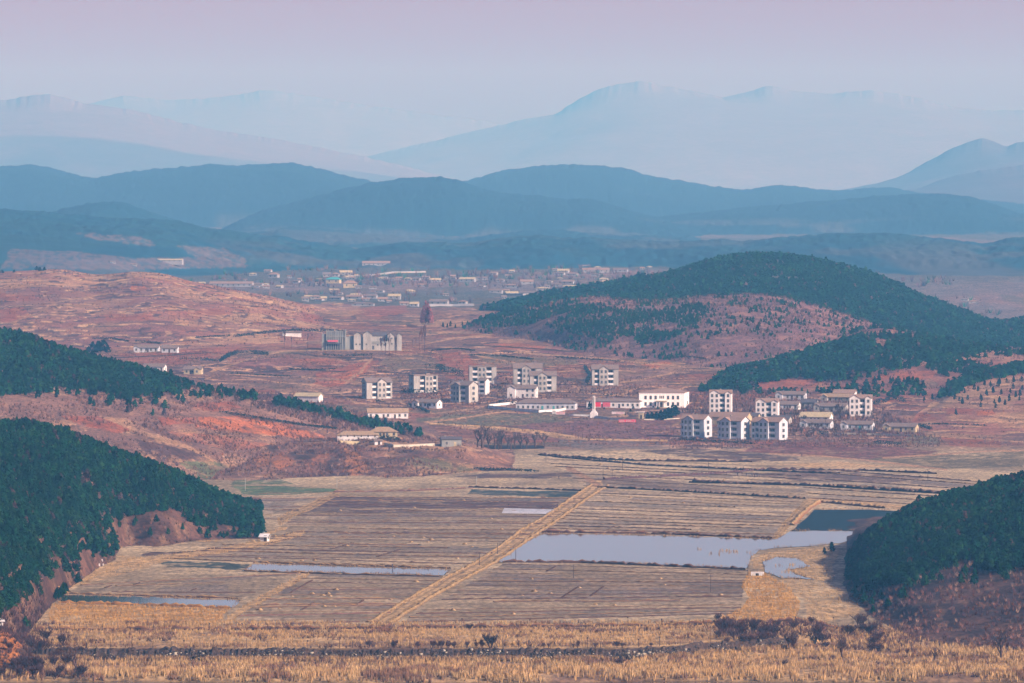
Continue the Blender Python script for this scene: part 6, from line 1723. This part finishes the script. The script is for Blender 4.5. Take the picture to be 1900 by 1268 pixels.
def build_bunds():
    r = np.random.default_rng(8)
    counts = [3, 12, 9, 11, 13, 13, 8, 6, 6]
    for (q, nstr, colr), nl in zip(PADDIES, counts):
        TL, TR, BR, BL = [np.array(p, float) for p in q]
        lines = []
        ts = np.sort(np.concatenate([[0.01, .99], (np.arange(nl - 1) + 1) / nl + r.uniform(-.32, .32, nl - 1) / nl]))
        for t in ts:
            a = TL + (BL - TL) * t; b = TR + (BR - TR) * t
            s0, s1 = 0, 1
            if r.random() < .3: s0 = r.uniform(0, .4)
            if r.random() < .3: s1 = r.uniform(.6, 1)
            a, b = a + (b - a) * s0, a + (b - a) * s1
            A_, B_ = flat_pt(*a), flat_pt(*b)
            n = max(6, int(np.hypot(*(B_ - A_)) / 1.3)); s = np.linspace(0, 1, n)
            P = A_[None] * (1 - s)[:, None] + B_[None] * s[:, None]
            P[:, 1] += (fbm(P[:, 0] / 30, np.full(n, t * 50), 9, 2) - .5) * 10
            z = ground_at(P[:, 0], P[:, 1])
            if any(inpoly(np.array([950 + F * P[n//2, 0] / P[n//2, 1]]), np.array([HORIZON + F * CAM_Z / P[n//2, 1]]), pd)[0] for pd in PONDS): continue
            far = 1 + max(0, (P[0, 1] - 2700) / 1100)
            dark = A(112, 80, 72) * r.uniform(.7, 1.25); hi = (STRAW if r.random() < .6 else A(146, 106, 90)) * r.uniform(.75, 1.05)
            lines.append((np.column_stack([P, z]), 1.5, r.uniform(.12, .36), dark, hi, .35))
        # a few cross bunds
        for _ in range(3 if q[0][1] > 940 else 0):
            s = r.uniform(.1, .9); t0 = r.uniform(0, .7); t1 = t0 + r.uniform(.08, .25)
            pa = TL + (TR - TL) * s; pb = BL + (BR - BL) * (s - .06)
            a = pa + (pb - pa) * t0; b = pa + (pb - pa) * t1
            A_, B_ = flat_pt(*a), flat_pt(*b); n = max(4, int(np.hypot(*(B_ - A_)) / 1.5)); s_ = np.linspace(0, 1, n)
            P = A_[None] * (1 - s_)[:, None] + B_[None] * s_[:, None]
            lines.append((np.column_stack([P, ground_at(P[:, 0], P[:, 1])]), .8, .2, A(90, 60, 56), A(110, 80, 70), .4))
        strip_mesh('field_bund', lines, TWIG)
    # banks along the tracks and water edges
    lines = []
    for pts, w_, h_, c0, c1 in (([(1128, 902), (1090, 925), (1046, 958), (1002, 987), (955, 1020), (908, 1050), (856, 1078), (806, 1106), (756, 1136), (722, 1158)], 2.0, .42, A(104, 76, 66), REED * .9),
                                ([(1098, 900), (1060, 925), (1014, 958), (966, 985), (926, 1016), (874, 1050), (824, 1074), (772, 1104), (722, 1134), (684, 1156)], 1.8, .36, A(124, 94, 76), REED * .9),
                                ([(930, 1044), (1080, 1045), (1200, 1050), (1386, 1058)], 1.6, .75, A(84, 58, 54), A(140, 104, 84)),
                                ([(1006, 989), (1200, 991), (1436, 1000)], 1.6, .8, A(84, 54, 50), A(150, 108, 86)),
                                ([(470, 1045), (640, 1050), (838, 1056)], 1.4, .55, A(92, 64, 60), STRAW * .9), ([(454, 1061), (620, 1066), (822, 1071)], 1.4, .5, A(80, 52, 48), STRAW * .85),
                                ([(108, 1102), (280, 1107), (446, 1112)], 1.3, .5, A(110, 74, 64), REED), ([(110, 1119), (280, 1124), (430, 1130)], 1.5, .6, A(190, 132, 84), GOLD),
                                ([(870, 905), (980, 908), (1080, 912)], 1.4, .6, DARK, A(130, 96, 84)), ([(60, 1174), (300, 1174), (640, 1170), (1000, 1165), (1340, 1162), (1560, 1160)], 1.8, .8, DARK * .8, A(150, 104, 76)),
                                ([(1000, 846), (1180, 856), (1400, 858)], 1.6, .8, DARK, A(120, 84, 80)), ([(1000, 846), (1200, 864), (1400, 874), (1560, 880)], 1.4, .7, DARK, A(130, 96, 86)),
                                ([(1120, 890), (1300, 882), (1420, 872), (1600, 874), (1740, 880)], 1.4, .8, A(90, 62, 66), A(120, 90, 90)), ([(1280, 896), (1500, 902), (1700, 914), (1800, 920)], 1.5, 1.0, DARK, A(126, 88, 78)),
                                ([(1110, 905), (1250, 912), (1380, 920), (1495, 926)], 1.4, .7, DARK, A(150, 112, 90)), ([(620, 914), (760, 912), (880, 906)], 1.4, .6, A(100, 70, 66), A(160, 122, 100)),
                                ([(1470, 975), (1500, 945), (1522, 932), (1640, 944)], 2.2, .8, A(150, 106, 78), REED)):
        Q = [flat_pt(*p) for p in pts]; P = []
        for a, b in zip(Q[:-1], Q[1:]):
            n = max(3, int(np.hypot(*(b - a)) / 1.2))
            for i in range(n): P.append(a + (b - a) * i / n)
        P = np.array(P); P[:, 1] += (fbm(P[:, 0] / 7, P[:, 1] / 40, 19, 3) - .5) * 3.0; P[:, 0] += (fbm(P[:, 0] / 20, P[:, 1] / 9, 20, 3) - .5) * 1.2
        lines.append((np.column_stack([P, ground_at(P[:, 0], P[:, 1])]), w_, h_, c0, c1, .4))
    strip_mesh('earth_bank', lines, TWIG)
build_bunds()

# plastic sheets over the seed beds
def seedbeds():
    for i in range(4):
        t = (i + .5) / 4.4
        a = flat_pt(926 - t * 6 + 10, 945 + t * 11); b = flat_pt(1030 - t * 20, 948 + t * 9)
        n = 14; V = []; Fc = []
        for k in range(n + 1):
            p = a + (b - a) * k / n
            for s, z in ((-.9, .3), (0, .62), (.9, .3)): V.append((p[0], p[1] + s * 2.2, z))
        for k in range(n):
            for j in range(2): q = k * 3 + j; Fc.append((q, q + 1, q + 4, q + 3))
        me = bpy.data.meshes.new('plastic_sheet'); me.from_pydata(V, [], Fc); me.update()
        tag(link('plastic_sheet', me, M['bluewash']), 'pale plastic sheet over a seed bed beside the dirt road', 'plastic sheet', 'plastic covered seed beds')
seedbeds()

# ------------------------------------------------------------------ stone embankment
def embankment():
    r = np.random.default_rng(15)
    us = np.arange(58, 1470, 4.0)
    wd = wall_D(us)
    X = xfrom(us, wd); Y = wd - 1.2
    z0 = heights(us, wd - 6); z1 = heights(us, wd + 9)
    hgt = (z1 - z0).clip(.3) * (.72 + .4 * vnoise(us / 22., us * 0 + 2.5, 6) + .12 * r.normal(0, 1, len(us)).clip(-1, 1))
    o = Vector((float(X[0]), float(Y[0]), float(z0[0])))
    root = thing('stone_embankment', 'long dark stone embankment with pale boulders along the river reeds', 'embankment', o)
    V, Fc = [], []
    for i in range(len(us)):
        for dy, zf in ((-.9, -.4), (-.2, .35), (.5, .8), (1.0, 1.02), (1.7, 1.03)):
            V.append((X[i] - o.x, Y[i] + dy * 2.2 + r.normal(0, .12) - o.y, z0[i] + hgt[i] * zf + r.normal(0, .05) + .12 - o.z))
    for i in range(len(us) - 1):
        for k in range(4): q = i * 5 + k; Fc.append((q, q + 5, q + 6, q + 1))
    me = bpy.data.meshes.new('wall_body'); me.from_pydata(V, [], Fc); me.update()
    link('wall_body', me, mat_plain('dark_embankment_stone', (.042, .030, .024), amp=.7, scale=1.0), root)
    # boulders in the face: one rough block shape, many sizes
    import itertools
    base = []
    for s in range(5):
        v = np.array(list(itertools.product((-1, 1), repeat=3)), float) * r.uniform(.5, 1.0, (8, 3)); base.append(v)
    quad = np.array([[0, 1, 3, 2], [4, 6, 7, 5], [0, 4, 5, 1], [2, 3, 7, 6], [0, 2, 6, 4], [1, 5, 7, 3]])
    VV, FF, CC = [], [], []
    for i in range(4600):
        u = r.uniform(62, 1455); t = r.beta(1.6, 1.6)
        j = int((u - 58) / 4)
        if vnoise(u / 34., 3.0, 4) < .42 and r.random() < .8: continue
        sz = r.uniform(.08, .24) * (1 + 1.0 * (r.random() < .12)); light = r.random() < .22
        x = xfrom(u, wd[j]) - o.x; y = Y[j] - o.y - 2.0 + 3.6 * t; zz = z0[j] - o.z + hgt[j] * (t * .95 - .08) + .2
        a = r.uniform(0, 6.28); ca, sa = math.cos(a), math.sin(a)
        v = base[i % 5] * sz * np.array([1.25, 1, .85])
        v = np.column_stack([v[:, 0] * ca - v[:, 1] * sa + x, v[:, 0] * sa + v[:, 1] * ca + y, v[:, 2] + zz])
        FF.append(quad + len(VV) * 8); VV.append(v)
        c = (A(206, 190, 172) if light else A(92, 78, 72)) * r.uniform(.5, 1.1)
        CC.append(np.tile(c, (8, 1)))
    me = fast_mesh('boulders', np.concatenate(VV), np.concatenate(FF), np.concatenate(CC))
    b = link('boulders', me, TWIG, root); b['kind'] = 'stuff'
embankment()

# ------------------------------------------------------------------ fences
def fence(label, pts, sp, hrange, seed, wires=(.5, .9, 1.3)):
    r = random.Random(seed)
    u = pts[0][0]; U = [p[0] for p in pts]; Vv = [p[1] for p in pts]
    L = []
    while u < pts[-1][0]:
        L.append((u, float(np.interp(u, U, Vv)))); u += sp * r.uniform(.55, 1.4)
    P = [hit(a, b) for a, b in L]
    root = thing('wire_fence', label, 'fence', P[0])
    o = P[0]; tops = []
    for i, p in enumerate(P):
        h = r.uniform(*hrange); lean = Vector((r.uniform(-.12, .12), r.uniform(-.1, .1), 1)) * h
        rad = r.choice((.06, .07, .1))
        mb = MB().bar((0, 0, -.3), lean, rad, rad * .8, 5)
        if r.random() < .18: mb.box(lean.x - .2, lean.x + .2, lean.y - .1, lean.y + .1, lean.z - .05, lean.z + .3)
        q = mb.build('post', M['dark_wood'], root); q.location = p - o; tops.append((p - o, lean / h))
    for wz in wires:
        mb = MB()
        for (a, la), (b, lb) in zip(tops[:-1], tops[1:]): mb.bar(a + la * wz, b + lb * wz, .014, n=3)
        mb.build('wire', M['iron'], root)
fence('wire fence of thin dark posts between the paddies and the brown grass strip', [(90, 1172), (400, 1171), (640, 1168), (1000, 1164), (1340, 1161), (1560, 1160), (1760, 1166)], 27, (1.5, 2.4), 3)
fence('wire fence of leaning posts on top of the stone embankment', [(72, 1203), (400, 1204), (700, 1204), (1100, 1204), (1290, 1199), (1440, 1190)], 30, (1.6, 2.6), 4)

# ------------------------------------------------------------------ utility poles
def pole(u, vt, vb, label, arm=True, mat='dark_wood', rad=.11):
    p = hit(u, vb); h = (vb - vt) * p.y / F
    root = thing('utility_pole', label, 'utility pole', p, 0.2, 'utility poles')
    MB().bar((0, 0, -.4), (0, 0, h), rad, rad * .7, 6).build('pole', M[mat], root)
    if arm:
        MB().box(-.8, .8, -.06, .06, h - .55, h - .4).build('crossarm', M[mat], root)
        for x in (-.7, 0, .7): MB().bar((x, 0, h - .398), (x, 0, h - .2), .05, n=5).build('insulator', M['trim'], root)
for a in ((1319, 1066, 1100, 'dark pole standing in the paddy below the large pond, left of the yellow reeds'), (1388, 1047, 1069, 'dark pole beside the white sluice', False), (1064, 1048, 1073, 'thin pole in the paddy just below the left part of the large pond'),
          (890, 1025, 1050, 'pole beside the dirt road at the left tip of the large pond'), (923, 1008, 1028, 'pole beside the dirt road above the tip of the large pond', False), (957, 1016, 1039, 'dark pole standing at the left edge of the large pond', False),
          (455, 887, 911, 'pale pole at the left end of the green strip field', False, 'trim'), (625, 888, 906, 'pale pole at the right end of the green strip field', False, 'trim'), (884, 884, 902, 'pale pole below the dark ditch under the bluff', False, 'trim'),
          (1013, 838, 858, 'thin pole in the pale upper paddy right of the bluff', False), (1155, 848, 873, 'pole with crossarm in the pale upper paddies, farther right'), (1119, 870, 893, 'leftmost of two close poles in the upper paddies', False), (1136, 871, 887, 'right one of two close poles in the upper paddies'),
          (1315, 856, 872, 'short pole in the pale field below the front white blocks', False), (1722, 870, 890, 'pole with crossarm in the pale field at the far right'), (731, 781, 803, 'pale pole rising behind the hipped roof on the bluff', False, 'trim'), (1081, 803, 815, 'small pole where the track meets the plum field', False),
          (742, 742, 762, 'thin pole beside the path below the small gabled white house', False), (812, 735, 754, 'pole with crossarm between the left flat block and the block with the bright gable'), (946, 728, 748, 'thin pole left of the two storey white house', False), (1046, 722, 740, 'pole with crossarm right of the block with the wide front gable'),
          (1082, 728, 746, 'thin pole behind the white pillar and left of it', False), (1306, 752, 774, 'thin pole between the assembly hall and the tall tower block', False), (1386, 744, 768, 'pole with crossarm between the two left twin gabled blocks'), (1490, 760, 782, 'thin pole among orchard trees behind the cream roofed house', False),
          (1532, 774, 796, 'pole with crossarm left of the farmhouse with the green doorway'), (1628, 782, 802, 'thin pole left of the ochre farmhouse', False), (1250, 796, 816, 'thin pole left of the front row of white blocks', False), (1476, 800, 822, 'pole with crossarm right of the front row of white blocks'),
          (655, 700, 718, 'pole on the dirt road above the cream roofed white house', False), (600, 640, 656, 'thin pole at the left corner of the ruined hall', False),
          (113, 570, 600, 'thin pole on the face of the brown hill at the left', False), (436, 650, 668, 'thin pole in the red field by the bending hedge', False), (1148, 727, 736, 'short pole behind the long building with red boards', False)):
    pole(*a)

# ------------------------------------------------------------------ people at work in the fields
def person_mesh(pose, name='person'):
    """one continuous skinned body; pose: 'stand', 'walk', 'bend'"""
    V, E, Rr = [], [], []
    def add(p, r, parent=None):
        V.append(p); Rr.append(r)
        if parent is not None: E.append((parent, len(V) - 1))
        return len(V) - 1
    lean = .75 if pose == 'bend' else .05
    pel = add((0, 0, .92), .13)
    sp = add((0, -lean * .25, .92 + .24 * (1 - lean * .4)), .125, pel)
    ch = add((0, -lean * .55, .92 + .46 * (1 - lean * .62)), .15, sp)
    dz = 1 - lean
    nk = add((0, ch and V[ch][1] - .10 * lean, V[ch][2] + .14 * max(dz, .25)), .06, ch)
    hd = add((0, V[nk][1] - .10 * lean - .01, V[nk][2] + .10 * max(dz, .3)), .095, nk)
    add((0, V[hd][1] - .06 * lean - .012, V[hd][2] + .10 * max(dz, .3)), .085, hd)
    st = .24 if pose == 'walk' else .03
    for s in (-1, 1):
        hip = add((s * .10, 0, .86), .095, pel)
        kn = add((s * .11, -st * s * .5 - .03, .48), .065, hip)
        an = add((s * .11, -st * s * .9, .09), .045, kn)
        add((s * .12, -st * s * .9 - .16, .04), .035, an)
        sh = add((s * .20, V[ch][1], V[ch][2] + .04), .065, ch)
        if pose == 'bend':
            el = add((s * .22, V[sh][1] - .08, V[sh][2] - .28), .045, sh); wr = add((s * .18, V[el][1] - .1, V[el][2] - .24), .032, el); d = Vector((0, -.3, -1)).normalized()
        else:
            el = add((s * .25, V[sh][1] + st * s * .3, V[sh][2] - .29), .045, sh); wr = add((s * .24, V[el][1] - .08 + st * s * .25, V[el][2] - .25), .032, el); d = Vector((0, -.2, -1)).normalized()
        w_ = Vector(V[wr]); pm = add(tuple(w_ + d * .07), .032, wr)
        for f in range(4): add(tuple(w_ + d * (.15 + .012 * (1.5 - abs(f - 1.5))) + Vector((0, (f - 1.5) * .02, 0))), .009, pm)
        add(tuple(w_ + d * .10 + Vector((-s * .02, -.045, 0))), .010, pm)
    me = bpy.data.meshes.new(name); me.from_pydata(V, E, []); me.update()
    o = bpy.data.objects.new(name, me); COL.objects.link(o)
    md = o.modifiers.new('skin', 'SKIN'); sv = me.skin_vertices[0].data
    for i, r in enumerate(Rr): sv[i].radius = (r, r * .85)
    sv[0].use_root = True
    su = o.modifiers.new('sub', 'SUBSURF'); su.levels = 1; su.render_levels = 1
    dg = bpy.context.evaluated_depsgraph_get()
    res = bpy.data.meshes.new_from_object(o.evaluated_get(dg)); res.name = name
    bpy.data.objects.remove(o)
    for p in res.polygons: p.use_smooth = True
    skin = [M['dark_cloth'], M['blue_cloth'], M['skin'], M['hair']]
    for m_ in skin: res.materials.append(m_)
    zt = V[nk][2]
    for p in res.polygons:
        c = p.center
        hand = abs(c.x) > .15 and c.z < V[wr][2] + .0 and c.z > V[wr][2] - .25
        p.material_index = 3 if (c.z > V[hd][2] + .02 or (pose == 'bend' and c.z > V[hd][2] + .05)) and c.y < V[ch][1] + .2 and abs(c.x) < .12 and c.y < V[nk][1] + .06 else (2 if ((c - Vector(V[hd])).length < .14 or hand) else (0 if c.z < .95 else 1))
    return res
M['dark_cloth'] = mat_plain('dark_cloth', (.018, .018, .024), amp=.2, randomise=.3)
M['blue_cloth'] = mat_plain('work_jacket', (.030, .034, .055), amp=.2, randomise=.6)
M['skin'] = mat_plain('skin', (.36, .20, .14), amp=.1)
M['hair'] = mat_plain('black_hair', (.012, .011, .012), amp=.2)
BODY = {k: person_mesh(k) for k in ('stand', 'walk', 'bend')}
def person(u, v, pose, rz, label, group=None):
    o = link('person', BODY[pose]); o.location = hit(u, v); o.rotation_euler = (0, 0, rz)
    tag(o, label, 'person', group)
rp = random.Random(3)
for i, (u, v) in enumerate(((1348, 882), (1369, 884), (1377, 883), (1385, 884), (1396, 885), (1400, 886), (1405, 885), (1410, 886))):
    person(u, v, ('stand', 'bend', 'walk')[i % 3], rp.uniform(0, 6), 'dark clothed person working in the line of people in the upper right paddies', 'people working in the upper paddies')
person(1380, 874, 'stand', 1.0, 'dark clothed person standing apart, just behind the working line of people')
for u, v in ((1025, 945), (1030, 944), (1034, 943)): person(u, v, 'stand', rp.uniform(0, 6), 'dark clothed person in the group by the dirt road beside the seed beds', 'people by the seed beds')
person(944, 942, 'stand', 2.0, 'dark clothed person standing alone left of the seed beds')
person(1005, 946, 'bend', 2.0, 'dark clothed person bending over between the seed beds')
person(751, 988, 'bend', 1.6, 'dark clothed person bending alone in the middle of the left paddies')
person(384, 534, 'walk', 1.2, 'dark clothed person on the brown hill crest, the left of two walking there')
person(398, 536, 'walk', 1.2, 'dark clothed person on the brown hill crest, the right of two walking there')
person(1037, 890, 'walk', -.5, 'dark clothed person walking below the plum field right of the bluff')
person(1546, 905, 'stand', .5, 'dark clothed person standing near the long dark bank in the right paddies')
person(1548, 1078, 'stand', .3, 'dark clothed person at the left tip of the wooded hill by the ponds')
person(728, 1056, 'stand', .8, 'dark clothed person on the bund above the narrow water strip')
person(1488, 849, 'stand', .2, 'dark clothed person at the edge of the plum field below the front white blocks')

# ------------------------------------------------------------------ straw heaps left on the stubble
def heap_mesh(s):
    r = np.random.default_rng(900 + s); Q, C = [], []
    n = 90; a = r.uniform(0, 6.28, n); rr_ = np.sqrt(r.uniform(0, 1, n))
    c = np.stack([np.cos(a) * rr_ * .9, np.sin(a) * rr_ * .6, .42 * (1 - rr_ ** 2) * r.uniform(.5, 1.1, n)], 1)
    t1 = np.stack([np.cos(a + 1.2), np.sin(a + 1.2), r.uniform(-.3, .3, n)], 1) * .22; t2 = np.stack([-np.sin(a) * .1, np.cos(a) * .1, np.full(n, .16)], 1)
    q = np.stack([c - t1, c - t2, c + t1, c + t2], 1)
    me = fast_mesh('straw_heap', q.reshape(-1, 3), np.arange(4 * n).reshape(-1, 4), np.repeat(A(214, 176, 134)[None] * r.uniform(.7, 1.1, n)[:, None], 4, 0)); me.materials.append(STRAWM)
    return me
HEAPS = [heap_mesh(i) for i in range(3)]
def heaps():
    r = random.Random(12)
    for (bi, n, lab) in ((1, 12, 'small pale straw heap in the paddy between the narrow water strip and the dirt road'), (2, 16, 'small pale straw heap in the paddy above the narrow water strip'), (3, 6, 'small pale straw heap in the upper left paddies'), (4, 5, 'small pale straw heap in the paddy behind the large pond'), (5, 14, 'small pale straw heap in the paddy in front of the large pond'), (6, 4, 'small pale straw heap in the pale upper paddies')):
        q = PADDIES[bi][0]; TL, TR, BR, BL = [np.array(p, float) for p in q]
        for k in range(n):
            s, t = r.uniform(.05, .95), r.uniform(.08, .95)
            p = (TL * (1 - s) + TR * s) * (1 - t) + (BL * (1 - s) + BR * s) * t
            x = flat_pt(*p); o = link('straw_heap', HEAPS[k % 3]); sc_ = r.uniform(.55, 1.15)
            o.location = (x[0], x[1], float(ground_at(x[0], x[1]))); o.scale = (sc_, sc_, sc_ * r.uniform(.8, 1.2)); o.rotation_euler = (0, 0, r.uniform(-.5, .5))
            tag(o, lab, 'straw heap', 'straw heaps on the stubble')
heaps()
# ------------------------------------------------------------------ haze
def build_haze():
    mb = MB().box(-6000, 6000, -400, 37600, -8.0, 680)
    m = bpy.data.materials.new('haze'); m.use_nodes = True
    t = m.node_tree
    for n in list(t.nodes): t.nodes.remove(n)
    out = t.nodes.new('ShaderNodeOutputMaterial')
    pv = t.nodes.new('ShaderNodeVolumePrincipled')
    pv.inputs['Color'].default_value = HAZE_COL
    pv.inputs['Absorption Color'].default_value = (1, 1, 1, 1)
    pv.inputs['Density'].default_value = HAZE_DENS
    pv.inputs['Anisotropy'].default_value = 0.0
    t.links.new(pv.outputs[0], out.inputs['Volume'])
    o = mb.build('haze', m)
    o['kind'] = 'stuff'
HAZE_COL = (0.145, 0.525, 1.0, 1)
HAZE_DENS = 6.0e-5
build_haze()
